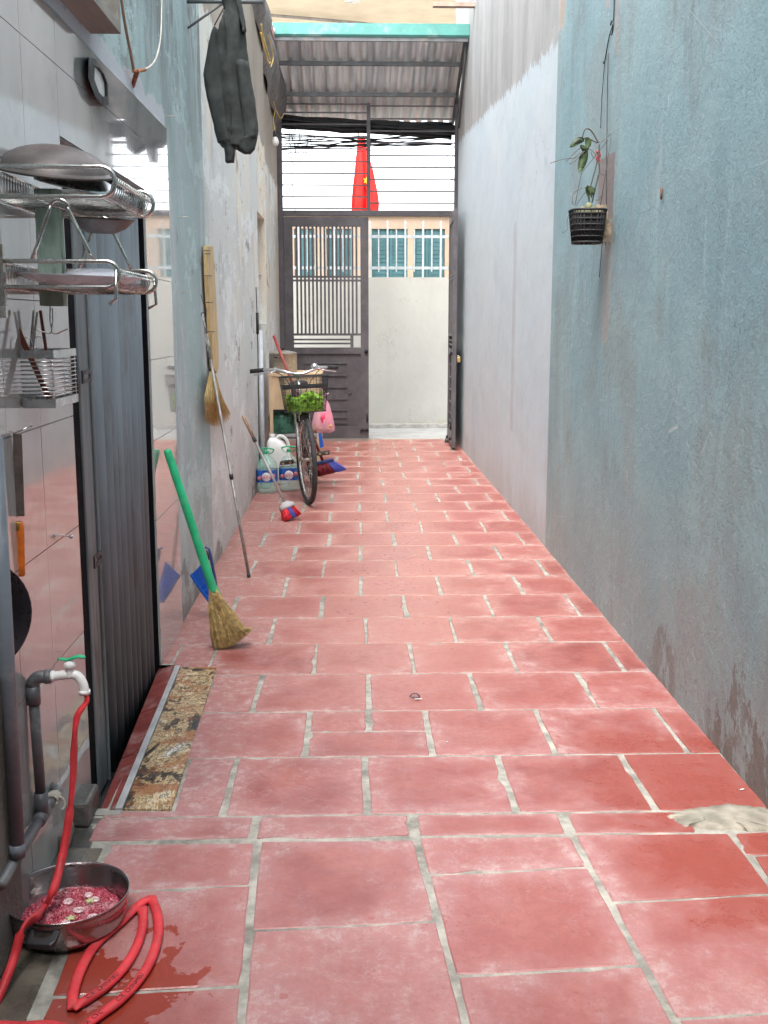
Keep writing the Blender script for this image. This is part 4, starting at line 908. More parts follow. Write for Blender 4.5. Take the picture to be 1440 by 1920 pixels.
for i, (dx, dy, rr) in enumerate([(.028, -.018, .011), (.068, -.048, .012), (-.005, .02, .010), (.035, .048, .008), (.012, -.07, .009), (.055, .028, .009)]):
    c = Vector((cp.x + dx, cp.y + dy, zg + .017)); mb = MB()
    for r_ in (1., .68, .38): mb.tube(arc(c, (1, 0, JIT(.15)), (0, 1, JIT(.15)), rr * r_, 0, 2 * math.pi * .97, 14), .0014, 5)
    o_ = mb.build('shallot_slice', ON, loc=c); tag(o_, ['pink shallot ring at the middle of the red grains', 'largest pink shallot ring, near the right front of the pot', 'pink shallot ring at the left centre of the red grains', 'small pink shallot ring at the back of the pot', 'pink shallot ring at the front edge of the red grains', 'pink shallot ring at the right back of the pot'][i], 'shallot slice', 'shallot rings in the pot')
STRF = M('pale_starfruit', (.55, .55, .30), .4, var=.3)
for (dx, dy, lb_) in ((.045, .018, 'pale green star-shaped slice at the back of the red grains'), (.02, -.055, 'pale green star-shaped slice at the front of the red grains')):
    c = Vector((cp.x + dx, cp.y + dy, zg + .0175)); pts = [c + Vector((math.cos(a) * (.013 if k % 2 else .006), math.sin(a) * (.013 if k % 2 else .006), 0)) for k, a in enumerate([math.pi * 2 * i / 10 for i in range(10)])]
    mb = MB(); mb.prism(pts, (0, 0, .003)); tag(mb.build('star_slice', STRF, loc=c), lb_, 'vegetable slice', 'star slices in the pot')
def pot_handle(ang, name):
    u = Vector((math.cos(ang), math.sin(ang), 0)); w = Vector((-u.y, u.x, 0)); c = CL + u * .137 + Vector((0, 0, zr - .026))
    mb = MB(); out = [c + w * a + u * b + Vector((0, 0, -b * .55)) for a, b in ((-.036, .0), (-.034, .022), (-.026, .031), (.026, .031), (.034, .022), (.036, .0), (.022, .0), (.020, .012), (.013, .017), (-.013, .017), (-.020, .012), (-.022, .0))]
    n = 12; th_ = Vector((0, 0, .012)); vs = out + [q + th_ for q in out]
    ring = [(i, 11 - i) for i in range(6)]; fs = []
    for i in range(5): a, b = ring[i], ring[i + 1]; fs += [(a[0], b[0], b[1], a[1]), (n + a[0], n + a[1], n + b[1], n + b[0])]
    for i in range(n): fs.append((i, (i + 1) % n, n + (i + 1) % n, n + i))
    mb.add(vs, fs); return mb.build('handle', BLACKP, pot, bevel=.002)
pot_handle(R(-97), 'a'); pot_handle(R(78), 'b')
# --- red hose: from the tap into the pot, over the rim and round again
hose = thing('garden_hose', (-.6, 2.2, fz(2.2)), 'soft red rubber hose from the tap through the steel pot, coiled on the paving', 'hose')
tip = P[-1] - Vector((0, 0, .006))
tipz = tip
def hp(x, y, z=None, Y=None):
    return atZ(x, y, z) if z is not None else atY(x, y, Y)
rimp = atZ(62, 1732, zr + .012)
A1 = [tip + Vector((0, 0, .004)), tip + Vector((.004, 0, -.02)), px(144, 1345, 2.455), px(139, 1400, 2.45), px(137, 1460, 2.44), px(131, 1520, 2.43), px(122, 1580, 2.41), px(110, 1635, 2.37), px(100, 1668, 2.31), atZ(84, 1700, zg + .026), atZ(64, 1722, zr + .0), atZ(48, 1733, zr + .010), px(38, 1752, 2.155), px(28, 1790, 2.14), px(12, 1835, 2.10), px(-8, 1880, 2.06), px(-35, 1925, 2.00)]
A1s = smooth(A1, 6); n = len(A1s)
def flatf(i):
    t = i / 6
    if t < 2: return (1.0, .55 + .0 * t, .4)
    if t < 5: return (.95 + .15 * math.sin((t - 2) * 2.1), .52, .4 + .7 * math.sin(t * 1.3))
    if 8.3 < t < 9.6: return (1.15, .5, .2)
    if 10.3 < t < 12: return (1.35, .42, .1)
    return (1.1, .8, .2)
mb = MB(); mb.tube(A1s, [.0105 if i < 9 else .0125 for i in range(n)], 14, flat=[flatf(i) for i in range(n)]); mb.build('hose_run', REDH, hose)
hr = .0105
def g(x, y, up=hr): return atF(x, y, up)
kx = g(281, 1684)
B1 = [g(-40, 1935), g(-10, 1925), g(40, 1926), g(95, 1924), g(145, 1938)]
C1 = [g(130, 1950), g(175, 1912), g(225, 1875), g(262, 1835), g(285, 1795), g(297, 1750), g(294, 1710), g(282, 1682)]
C2 = [g(284, 1683), g(262, 1696), g(225, 1730), g(185, 1765), g(160, 1800), g(143, 1840), g(136, 1870), g(138, 1890)]
C3 = [g(136, 1890), g(165, 1873), g(200, 1848), g(232, 1815), g(256, 1775), g(268, 1735), g(267, 1702)]
pieces = []
for Q, fl in ((C1 , (1.08, .82, 0)), (C2, (1.15, .72, 0)), (C3, (1.05, .85, 0))):
    Qs = smooth(Q, 6); m = len(Qs); rr = [hr * (1.0 if 3 < i < m - 4 else .92) for i in range(m)]
    fls = [(fl[0] * (1.25 if (i > m - 4 or i < 3) else 1), fl[1] * (.6 if (i > m - 4 or i < 3) else 1), 0) for i in range(m)]
    pieces.append(Qs); mb = MB(); mb.tube(Qs, rr, 14, flat=fls); mb.build('hose_coil', REDH, hose)
mb = MB(); mb.tube(smooth(B1, 5), hr * 1.15, 14, flat=[(1.1, .8, 0)] * 21); mb.build('hose_coil', REDH, hose)
# printing on the hose, bent along it
def along(Qs, s0, r):
    L = [0]
    for i in range(1, len(Qs)): L.append(L[-1] + (Qs[i] - Qs[i - 1]).length)
    def f(co):
        s = s0 + co.x; i = 0
        while i < len(L) - 2 and L[i + 1] < s: i += 1
        t = (s - L[i]) / (L[i + 1] - L[i]); p = Qs[i].lerp(Qs[i + 1], t); d = (Qs[i + 1] - Qs[i]).normalized(); w = Vector((0, 0, 1)).cross(d).normalized(); ph = co.y / r
        ph -= .35
        return p + w * math.sin(ph) * (r * 1.06) + Vector((0, 0, 1)) * math.cos(ph) * (r * .86 + .0009) + Vector((0, 0, co.z * .2))
    return f
INK = M('hose_print_ink', (.05, .006, .008), .6)
text('C.X  CHINHIEU', .0135, INK, 'printed_text', hose, along(pieces[2], .075, hr))
text('C.X  CHINHIEU', .0135, INK, 'printed_text', hose, along(pieces[0], .17, hr))
text('NA  CVC', .0135, INK, 'printed_text', hose, along(pieces[0], .06, hr))

# ================================================================== LEFT WALL, UPPER
# octagonal mirror
def onL(x, y, off=0.): return atX(x, y, XL + off)
oct_ = [(166, 107), (178, 110), (192, 128), (203, 158), (204, 196), (194, 200), (179, 184), (165, 146)]
mr = thing('wall_mirror', onL(185, 150), 'small black octagonal framed mirror on the left wall above the tiles', 'mirror')
cen = onL(185, 154, .02); O1 = [onL(x, y, .03) for x, y in oct_]; O0 = [onL(x, y, .004) for x, y in oct_]
I1 = [cen + (p - cen) * .62 + Vector((.008, 0, 0)) for p in O1]; I0 = [p - Vector((.012, 0, 0)) for p in I1]
mb = MB(); n = 8
mb.add(O0 + O1 + I1 + I0, [(i, (i + 1) % n, n + (i + 1) % n, n + i) for i in range(n)] + [(n + i, n + (i + 1) % n, 2 * n + (i + 1) % n, 2 * n + i) for i in range(n)] + [(2 * n + i, 2 * n + (i + 1) % n, 3 * n + (i + 1) % n, 3 * n + i) for i in range(n)])
mb.build('frame', M('black_lacquer', (.012, .012, .014), .55, bump=.05), mr, bevel=.003)
mb = MB(); mb.add([p + Vector((.003, 0, 0)) for p in I0], [tuple(range(8))]); mb.build('glass', M('painted_sky_glass', (.80, .80, .78), .15, var=.04), mr)  # plain white face stands in for the sky's reflection
# wooden window hood, top left corner
wf = thing('window_frame', onL(150, 30), 'open wooden window frame jutting from the left wall at the top corner', 'window')
A, B, C, D = onL(88, -60, .0), onL(178, 70, .0), onL(180, -80, 0), onL(100, -120, 0)
z0w = onL(178, 72).z; y1w = onL(170, 60).y; y0w = 2.75
mb = MB(); mb.box((XL + .001, y0w, z0w), (XL + .09, y1w, z0w + .028)); mb.box((XL + .001, y1w - .03, z0w + .0281), (XL + .09, y1w, z0w + .9)); mb.build('casing', M('raw_timber', (.27, .25, .22), .7, var=.3, k=(1, .2, 1)), wf)
mb = MB(); mb.box((XL + .001, y0w, z0w + .03), (XL + .02, y1w - .031, z0w + .9)); mb.build('dark_pane', BLACKM, wf)
mb = MB(); mb.box((XL + .05, y1w + .01, z0w + .03), (XL + .075, y1w + .045, z0w + .7)); mb.build('shutter_edge', BLACKM, wf)
# brown cord, rusty hook and pale wire
wh = thing('cord_hook', onL(252, 150), 'rusty bracket on the left wall holding a brown cord and a pale wire', 'hook')
mb = MB(); mb.tube(smooth([onL(x, y, .02) for x, y in ((224, -30), (229, 10), (236, 55), (245, 100), (251, 135))], 5), .005, 8); mb.build('brown_cord', WIREB, wh)
mb = MB(); mb.tube(smooth([onL(x, y, .03) for x, y in ((304, -30), (303, 20), (301, 70), (294, 105), (284, 122), (268, 131), (255, 134))], 5), .0035, 8); mb.build('pale_wire', WIREW, wh)
mb = MB(); mb.tube([onL(250, 162, .0), onL(252, 150, .012), onL(256, 137, .03), onL(262, 131, .035)], [.006, .009, .009, .005], 8); mb.tube([onL(252, 134, .03), onL(272, 131, .032)], .006, 8); mb.build('bracket', RUST, wh)
for (x, y, l) in ((342, 405, 14), (345, 547, 12), (316, 216, 10)):
    a = onL(x - l / 2, y + 2, .001); b = onL(x - l / 2, y + 2, .001) + Vector((.045, .0, .002)); q = MB(); q.tube([a, b], .0018, 5); q.tube([b - Vector((.006, 0, .0)), b + Vector((-.006, 0, .02))], .0012, 4)
    tag(q.build('wall_nail', WIREW, loc=a), {405: 'nail with a dark stain in the teal strip of the left wall', 547: 'thin nail low in the teal strip of the left wall, near the reed broom', 216: 'nail high in the teal strip of the left wall, below the pale wire'}[y], 'nail')
# jacket on a bar
JY = 5.5
from mathutils import noise as mn
def wrinkle(rings, sub, amp):
    out = []
    for k in range(len(rings) - 1):
        for s_ in range(sub): out.append([a.lerp(b, s_ / sub) for a, b in zip(rings[k], rings[k + 1])])
    out.append(rings[-1]); res = []
    for r in out:
        c = sum(r, Vector()) / len(r); q = []
        for p in r:
            d = (p - c); nz = mn.noise(Vector((p.x * 16 + p.z * 5, p.y * 16, p.z * 11 - p.x * 9))) + .6 * mn.noise(Vector((p.x * 40, p.y * 40 + 3, p.z * 34 + p.x * 18)))
            q.append(p + d.normalized() * nz * amp * (.35 if abs(d.x) > abs(d.y) * 1.6 else 1))
        res.append(q)
    return res
jk = thing('hanging_jacket', (-.57, JY, 2.2), 'charcoal nylon jacket hanging from a dark bar on the left wall', 'jacket')
def Jp(x, y, d=0): return atY(x, y, JY) + Vector((0, d, 0))
rows = [(-30, 416, 446), (0, 416, 450), (20, 421, 455), (40, 416, 460), (62, 410, 461), (90, 401, 463), (120, 391, 467), (143, 384, 470), (165, 386, 474), (185, 390, 478), (205, 395, 480), (225, 398, 483), (245, 402, 484.5), (258, 406, 483), (268, 411, 481), (276, 416, 478)]
rings = []
for k, (y, xa, xb) in enumerate(rows):
    ca = Jp((xa + xb) / 2, y); a = Jp(xa, y); b = Jp(xb, y); hw = (b.x - a.x) / 2; ring = []
    for i in range(28):
        th = 2 * math.pi * i / 28; fold = 1 + .10 * math.sin(5 * th + k * .35) + .06 * math.sin(9 * th - k * .5) + JIT(.02)
        ring.append(Vector((ca.x + hw * math.cos(th) * (1 if abs(math.cos(th)) > .85 else fold), JY + .085 * math.sin(th) * fold * (.6 + .4 * min(1, k / 5)), ca.z)))
    rings.append(ring)
mb = MB(); mb.loft(wrinkle(rings, 4, .010)); mb.build('body', JACK, jk)
def sleeve(rows, name, cuff=None, dy=-.05):
    rings = []
    for k, (y, xa, xb) in enumerate(rows):
        a = Jp(xa, y); b = Jp(xb, y); hw = (b.x - a.x) / 2; c = (a + b) / 2
        rings.append([Vector((c.x + hw * math.cos(t) * (1 + .05 * math.sin(4 * t + k * 1.3)), JY + dy + .042 * math.sin(t) * (1 + .12 * math.sin(3 * t + k)), c.z + .003 * math.sin(3 * t + k))) for t in [2 * math.pi * i / 18 for i in range(18)]])
    m = MB(); m.loft(wrinkle(rings, 4, .008)); return m.build(name, JACK, jk)
sleeve([(60, 400, 412), (100, 391, 415), (143, 384, 420), (185, 389, 425), (225, 399, 432), (250, 406, 438), (272, 412, 444)], 'sleeve')
sleeve([(270, 413, 443), (274, 419, 443.5), (280, 423, 443), (295, 423.5, 442.5), (307, 424, 441)], 'cuff')
sleeve([(120, 440, 468), (165, 446, 474), (205, 452, 480), (245, 457, 484), (262, 458, 482)], 'sleeve', dy=-.045)
sleeve([(261, 455, 481), (266, 447, 480), (284, 448, 479.5), (290, 458, 472)], 'cuff', dy=-.045)
sleeve([(0, 438, 452), (20, 444, 457), (45, 450, 461), (58, 455, 463), (66, 456, 460)], 'collar', dy=-.03)
mb = MB(); P = [Jp(x, y, -.092) for x, y in ((423, 30), (428, 90), (433, 150), (436, 210), (438, 258))]; mb.tube(smooth(P, 3), .0025, 5); mb.build('zip', M('zip_metal', (.05, .05, .05), .4, .6), jk)
mb = MB(); mb.tube([Jp(440, -4, 0), Jp(432, -20, 0)], .003, 6); mb.tube([Jp(404, 52, -.04), Jp(434, -12, 0)], .003, 6); mb.build('hanger', BLKW, jk)
mb = MB(); q = atY(430, 3, JY + .02); mb.tube([(XL, JY + .02, q.z), (q.x + .16, JY + .02, q.z)], .010, 10); mb.tube([(XL, JY + .02, q.z - .12), (q.x - .02, JY + .02, q.z)], .006, 6); tag(mb.build('hanging_bar', RAILP, loc=(XL, JY, q.z)), 'dark metal bar jutting from the left wall with the jacket on it', 'bar')
# reed broom hung on the wall
rb = thing('reed_broom', onL(400, 640), 'reed broom with flat bamboo-coloured handle hung on the left wall', 'broom')
mb = MB(); pts = [(381, 461), (392, 461), (393.5, 480), (398, 560), (402, 640), (403, 690), (399, 700), (393, 690), (387, 600), (382, 520)]
mb.prism([onL(x, y, .012) for x, y in pts], (.022, 0, 0)); mb.build('handle', BAMB, rb, bevel=.003)
mb = MB()
for y in (470, 476, 517, 567, 622): a = onL(382 + (y - 470) * .05, y, .038); b = onL(394 + (y - 470) * .055, y, .038); mb = MB(); mb.tube([a, b], .0022, 5); mb.build('binding', BLKW, rb)
mb = MB(); rnd = random.Random(3)
for i in range(330):
    t = rnd.random(); d = rnd.uniform(.004, .055)
    top = onL(393 + 10 * t, 700 + rnd.uniform(-4, 6), d * .5 + .01)
    if t < .72: e = (387 + t * 40 + rnd.uniform(-2, 2), 790 + 10 * math.sin(t * 4) + rnd.uniform(-14, 2))
    else: e = (405 + (t - .6) * 70, 798 - (t - .72) * 45 + rnd.uniform(-14, 3))
    bot = onL(e[0], e[1], d); mid = onL(384 + t * 33 + rnd.uniform(-1, 1), 745, d + .008)
    mb.tube(smooth([top, mid, bot], 3), [.0014] * 6 + [.0005], 3, caps=False)
mb.build('bristles', STRAWL, rb)
# long steel pole
pb = atZ(467, 1082, .004); ptp = atX(380, 590, XL + .015)
pole = thing('mop_pole', pb, 'long thin steel telescopic pole leaning against the left wall', 'pole')
d = ptp - pb
mb = MB(); mb.tube([pb + d * .012, pb + d * .40, pb + d * .4001, pb + d * .93], [.0085, .0085, .0075, .0075], 12); mb.build('shaft', M('dull_pole_steel', (.30, .285, .27), .4, .45, var=.25, scale=20), pole)
mb = MB(); mb.tube([pb, pb + d * .014], .0095, 12); mb.build('foot_cap', BLACKP, pole); mb = MB(); mb.tube([pb + d * .385, pb + d * .405], .011, 12); mb.build('collar', BLACKP, pole)
mb = MB(); mb.tube([pb + d * .84, pb + d * .93], .0095, 10); mb.tube([pb + d * .93, ptp], .006, 8); mb.build('taped_end', M('grey_tape', (.28, .29, .27), .8, var=.5, scale=60), pole)
mb = MB(); mb.tube(smooth([pb + d * .96, ptp + Vector((.02, 0, .02)), ptp + Vector((.005, 0, .06)), ptp + Vector((-.006, 0, .10))], 4), .0015, 5); mb.tube(arc(ptp - Vector((-.004, 0, .0)), (1, 0, 0), (0, 0, 1), .012, 0, 6, 10), .0018, 5); mb.build('wire_hook', BLKW, pole)
# grass broom with green handle
GY = 4.42
gb = thing('grass_broom', atZ(430, 1215, 0), 'golden grass broom with shiny green handle propped by the tiled corner', 'broom')
ht = atX(313, 843, XL + .03); hb_ = atY(402, 1112, GY)
mb = MB(); dd = hb_ - ht; mb.tube([ht, ht + dd * .02, ht + dd * .5, ht + dd * .97, hb_], [.013, .0165, .0175, .019, .017], 16); mb.tube([ht + dd * .93, atY(414, 1118, GY)], [.016, .006], 8); mb.build('handle', GREENP, gb)
mb = MB(); rnd = random.Random(5)
neck = atY(401, 1108, GY)
for i in range(900):
    t = rnd.random() ** .9; dep = rnd.uniform(-1, 1)
    a = atY(392 + 14 * t + rnd.uniform(-1, 1), 1098 + 12 * t + rnd.uniform(-6, 4), GY + dep * .013)
    m1 = atY(392 + 44 * t + rnd.uniform(-1.5, 1.5), 1150 - 4 * t, GY + dep * .03)
    m2 = atY(395 + 62 * t + rnd.uniform(-1.5, 1.5), 1190 - 15 * t, GY + dep * .04)
    ex = 401 + 72 * t ** 1.1 + rnd.uniform(-3, 3); ey = 1222 - 8 * t - 34 * t ** 2.4 + rnd.uniform(-5, 1)
    e_ = atY(ex, ey, GY + dep * .045)
    if e_.z < .004: e_.z = .004 + rnd.random() * .004
    mb.tube(smooth([a, m1, m2, e_], 3), [.0013] * 7 + [.0011, .0009, .0004], 3, caps=False)
mb.build('bristles', STRAW, gb)
mb = MB()
for k in range(6): a = atY(391 + k * .5, 1106 + k * 5.5, GY - .018); b = atY(412 + k * 3, 1118 + k * 4.5, GY - .016); mb.tube(smooth([a, (a + b) / 2 + Vector((0, -.014, 0)), b], 3), .0012, 4)
mb.build('stitching', M('stitch_thread', (.35, .2, .09), .7), gb)
# blue dustpan leaning behind the broom
dpn = thing('dustpan', atZ(400, 1130, 0), 'blue plastic dustpan standing on edge against the left wall behind the grass broom', 'dustpan')
DYp = 4.86
def D_(x, y, d=0): return atY(x, y, DYp + d)
mb = MB(); mb.prism([D_(x, y) for x, y in ((356, 1080), (371, 1065), (383, 1052), (396, 1090), (400, 1122), (391, 1131), (374, 1108))], (0, .006, 0)); mb.prism([D_(x, y, -.028) for x, y in ((356, 1080), (357, 1077), (394, 1126), (391, 1131))], (0, .034, 0)); mb.build('pan', BLUEP, dpn, bevel=.001)
mb = MB(); mb.tube([D_(x, y, -.012) for x, y in ((384, 1028), (386, 1026), (392, 1030), (395, 1042), (403, 1085), (409, 1122))], [.004, .010, .013, .014, .016, .012], 10, flat=[(1, .45, 0)] * 6); mb.build('handle', NAVY, dpn)
mb = MB(); mb.tube([D_(x, y, -.022) for x, y in ((387, 1032), (390, 1040), (392, 1050))], [.003, .004, .003], 8); mb.build('hanging_hole', BLACKP, dpn)
# brush with wooden tipped handle
bY = atZ(545, 975, 0).y
br = thing('floor_brush', atZ(545, 975, 0), 'red and blue floor brush with slim grey handle leaning on the left wall', 'brush')
t0 = atX(455, 779, XL + .012); t3 = atZ(541, 955, .075); d = t3 - t0
t3 = atY(537, 948, bY); d = t3 - t0
mb = MB(); mb.tube([t0 + d * .29, t3], .0095, 10); mb.build('shaft', M('grey_handle', (.34, .31, .30), .45, .3, var=.2), br)
mb = MB(); mb.tube([t0, t0 + d * .02, t0 + d * .26], [.008, .0115, .0115], 10); mb.build('wooden_grip', M('worn_wood_grip', (.36, .22, .14), .6, var=.4, scale=30), br)
mb = MB(); mb.tube([t0 + d * .25, t0 + d * .295], .0135, 10); mb.build('collar', BLACKP, br)
ax = d.normalized()
def brush(o, c, ax, w, dep, h, spread, cols, head, nm):
    """bristle block: rows of tufts fanning from the head"""
    u = Vector((.86, .25, -.30)); u = (u - ax * u.dot(ax)).normalized(); v = ax.cross(u)
    m = MB(); m.loft([[c + ax * hh + u * a * w * k + v * b * dep * k for a, b in ((-.5, -.5), (.5, -.5), (.5, .5), (-.5, .5))] for hh, k in ((-.03, .35), (-.012, .8), (.0, 1), (.022, 1))]); m.build('head', head, o)
    nb = len(cols)
    for q, (f0, f1, mat) in enumerate(cols):
        m = MB()
        for i in range(14 * int((f1 - f0) * 10 + 1)):
            s_ = random.uniform(f0, f1); b = random.uniform(-.5, .5); p = c + ax * .021 + u * (s_ - .5) * w * .95 + v * b * dep * .9
            e = c + ax * (h + JIT(.004)) + u * (s_ - .5) * w * spread + v * b * dep * spread * 1.1
            m.tube([p, e], [.0028, .0042], 4)
        m.build('bristles', mat, o)
brush(br, t3 + ax * .0, ax, .105, .045, .095, 1.35, [(0, .40, REDBR), (.41, .66, BLUBR), (.67, 1., REDBR)], M('pale_brush_head', (.40, .38, .38), .5), 'b')
# ------------------------------------------------------------------ cabinet corner
CY = 9.45
cab = thing('wooden_table', (-.55, CY + .25, 0), 'plain wooden table with plywood side panels against the left wall, behind the bicycle', 'table')
ct = atY(550, 700, CY).z; cx0 = atY(503, 700, CY).x; cx1 = atY(600, 700, CY).x
mb = MB(); mb.box((cx0, CY, ct - .028), (cx1 + .012, CY + .62, ct)); mb.build('table_top', WOODB, cab, bevel=.003)
zs = atY(550, 768, CY).z
mb = MB(); mb.box((cx0 + .01, CY + .012, zs), (cx1 - .035, CY + .026, ct - .0285)); mb.build('front_panel', WOODB, cab)
mb = MB(); mb.box((cx1 - .012, CY + .05, .16), (cx1 - .001, CY + .58, ct - .0285)); mb.build('side_panel', WOODB, cab)
for x in (cx0 + .005, cx1 - .034):
    for y in (CY + .004, CY + .58): mb = MB(); mb.box((x, y, .0), (x + .03, y + .03, ct - .0286)); mb.build('leg', WOODB, cab, bevel=.002)
mb = MB(); mb.box((cx0 + .036, CY + .002, zs - .02), (cx1 - .036, CY + .022, zs - .001)); z2 = atY(550, 815, CY).z; mb.build('dark_rail', BLACKM, cab)
mb = MB(); mb.box((cx0 + .036, CY + .002, z2 - .02), (cx1 - .036, CY + .56, z2)); mb.build('shelf', M('dusty_shelf', (.3, .3, .31), .7), cab)
jr = thing('glass_jar', (-.62, CY + .16, z2), 'squat green pickling jar on the table shelf by the left wall', 'jar')
jc = atY(528, 790, CY + .14); mb = MB(); mb.lathe([(.0, z2 + .002), (.10, z2 + .002), (.115, z2 + .02), (.118, z2 + .14), (.10, z2 + .19), (.085, z2 + .20), (.085, z2 + .22), (.0, z2 + .22)], (jc.x, CY + .16, 0), 28); mb.build('glass', CARD, jr)
mb = MB(); mb.lathe([(.0, z2 + .221), (.09, z2 + .221), (.09, z2 + .245), (.0, z2 + .25)], (jc.x, CY + .16, 0), 24); mb.build('lid', M('mint_lid', (.25, .45, .38), .4), jr)
ap = thing('aluminium_pot', (-.6, CY + .16, ct), 'dented aluminium pot with lid standing on the wooden table', 'pot')
pa = atY(505, 692, CY + .2); pb2 = atY(557, 692, CY + .2); pcx = (pa.x + pb2.x) / 2; prd = (pb2.x - pa.x) / 2; ph_ = atY(530, 663, CY + .2).z - ct
mb = MB(); mb.lathe([(.0, ct + .001), (prd * .95, ct + .001), (prd, ct + .015), (prd, ct + ph_), (prd + .006, ct + ph_ + .004), (prd - .004, ct + ph_ + .003)], (pcx, CY + .2, 0), 32); mb.build('body', ALU, ap)
mb = MB(); mb.lathe([(prd + .002, ct + ph_ + .004), (prd * .92, ct + ph_ + .012), (prd * .4, ct + ph_ + .026), (.0, ct + ph_ + .03)], (pcx, CY + .2, 0), 32); mb.build('lid', ALU, ap)
mb = MB(); mb.lathe([(.0, .028), (.014, .026), (.018, .018), (.010, .008), (.007, 0)], (pcx, CY + .2, ct + ph_ + .028), 14); mb.build('knob', BLACKP, ap)
mb = MB(); mb.tube(arc((pcx - prd * .25, CY + .2 - prd * .97, ct + ph_ - .03), (1, 0, 0), (0, -1, 0), .035, 0, math.pi, 8), .007, 8); mb.build('handle', BLACKP, ap)
# white jug
jg = thing('plastic_jug', (-.62, 9.1, 0), 'white plastic jug with loop handle standing behind the water bottles', 'jug')
JGY = 9.12; a = atY(500, 840, JGY); b = atY(543, 840, JGY); zt_ = atY(520, 814, JGY).z; w = (b.x - a.x); cxj = (a.x + b.x) / 2 
def rr_(cx, cy, wx, wy, z, k=6):
    out = []
    for i in range(24):
        t = 2 * math.pi * i / 24; c_, s_ = math.cos(t), math.sin(t); out.append(Vector((cx + wx / 2 * math.copysign(abs(c_) ** .5, c_), cy + wy / 2 * math.copysign(abs(s_) ** .5, s_), z)))
    return out
mb = MB(); mb.loft([rr_(cxj, JGY, w * .9, .12, .002), rr_(cxj, JGY, w, .14, .02), rr_(cxj, JGY, w, .14, zt_ - .14), rr_(cxj - w * .12, JGY, w * .7, .12, zt_ - .06), rr_(cxj - w * .22, JGY, w * .3, .07, zt_ - .03), rr_(cxj - w * .24, JGY, w * .2, .05, zt_ - .028)]); mb.build('body', WHITEP, jg)
mb = MB(); mb.lathe([(.0, .03), (.024, .03), (.026, .0), (.0, .0)], (cxj - w * .24, JGY, zt_ - .028), 16); mb.build('cap', WHITEP, jg)
mb = MB(); mb.tube(smooth([Vector((cxj - w * .1, JGY - .02, zt_ - .045)), Vector((cxj + w * .08, JGY - .02, zt_ - .012)), Vector((cxj + w * .33, JGY - .02, zt_ - .035)), Vector((cxj + w * .46, JGY - .02, zt_ - .09)), Vector((cxj + w * .42, JGY - .02, zt_ - .15))], 4), .014, 10); mb.build('handle', WHITEP, jg)
# water bottles
def bottle(cx, cy, label, txt):
    t = thing('water_bottle', (cx, cy, 0), label, 'bottle', 'large water bottles by the left wall')
    H_ = .315; Wd = .165
    P_ = [(.002, .86), (.012, .97), (.06, 1), (.075, .97), (.09, 1), (.19, 1), (.20, .96), (.21, 1), (.235, .93), (.27, .62), (.288, .33), (.30, .24), (H_, .24)]
    mb = MB(); mb.loft([rr_(cx, cy, Wd * k, Wd * k, z) for z, k in P_]); mb.build('body', PET, t)
    mb = MB(); mb.lathe([(.0, .022), (.021, .022), (.022, 0), (.0, 0)], (cx, cy, H_ - .002), 16); mb.build('cap', GREENP, t)
    mb = MB(); mb.tube(smooth([Vector((cx - .02, cy, H_ - .008)), Vector((cx - .05, cy - .01, H_ + .012)), Vector((cx - .055, cy - .03, H_ + .035)), Vector((cx, cy - .03, H_ + .045)), Vector((cx + .055, cy - .03, H_ + .035)), Vector((cx + .05, cy - .01, H_ + .012)), Vector((cx + .02, cy, H_ - .008))], 3), .006, 6, flat=[(1, .45, 0)] * 19); mb.build('carry_strap', GREENP, t)
    mb = MB(); mb.loft([rr_(cx, cy, Wd * 1.012, Wd * 1.012, z) for z in (.092, .188)], caps=False); lb = mb.build('label_band', M('label_blue', (.015, .10, .42), .35, var=.5, scale=30), t)
    mb = MB(); c = Vector((cx, cy - Wd / 2 * 1.015, .135)); mb.lathe([(.0, .002), (.034, .002), (.036, 0)], c, 20, (0, -1, 0)); mb.build('label_badge', M('label_white', (.75, .75, .78), .4), lb)
    text(txt, .042, M('label_red', (.62, .02, .05), .4), 'label_text', lb, Matrix.Translation(c + Vector((0, -.0035, 0))) @ Matrix.Rotation(R(90), 4, 'X'))
    for sx in (-.055, .055): mb = MB(); mb.lathe([(.0, .002), (.016, .002), (.017, 0)], c + Vector((sx, .0005, .01 * (1 if sx > 0 else -1))), 14, (0, -1, 0)); mb.build('label_figure', M('label_pink', (.55, .2, .25), .4), lb)
    return t
p = atZ(500, 926, 0); bottle(p.x, p.y + .08, 'left of two clear water bottles with blue labels and green straps', 'LaVie')
p = atZ(541, 922, 0); bottle(p.x + .005, p.y + .09, 'right clear water bottle with blue label, half behind the bicycle wheel', 'LaVie')
gg = MB(); p = atZ(486, 922, 0); gg.loft([rr_(XL + .055, p.y + .21, .09 * k, .12 * k, z) for z, k in ((.002, .9), (.02, 1), (.22, 1), (.27, .6), (.30, .3), (.32, .3))]); tag(gg.build('green_bottle', PETG, loc=(XL + .055, p.y + .21, 0)), 'dark green plastic bottle squeezed between the wall and the clear water bottles', 'bottle')
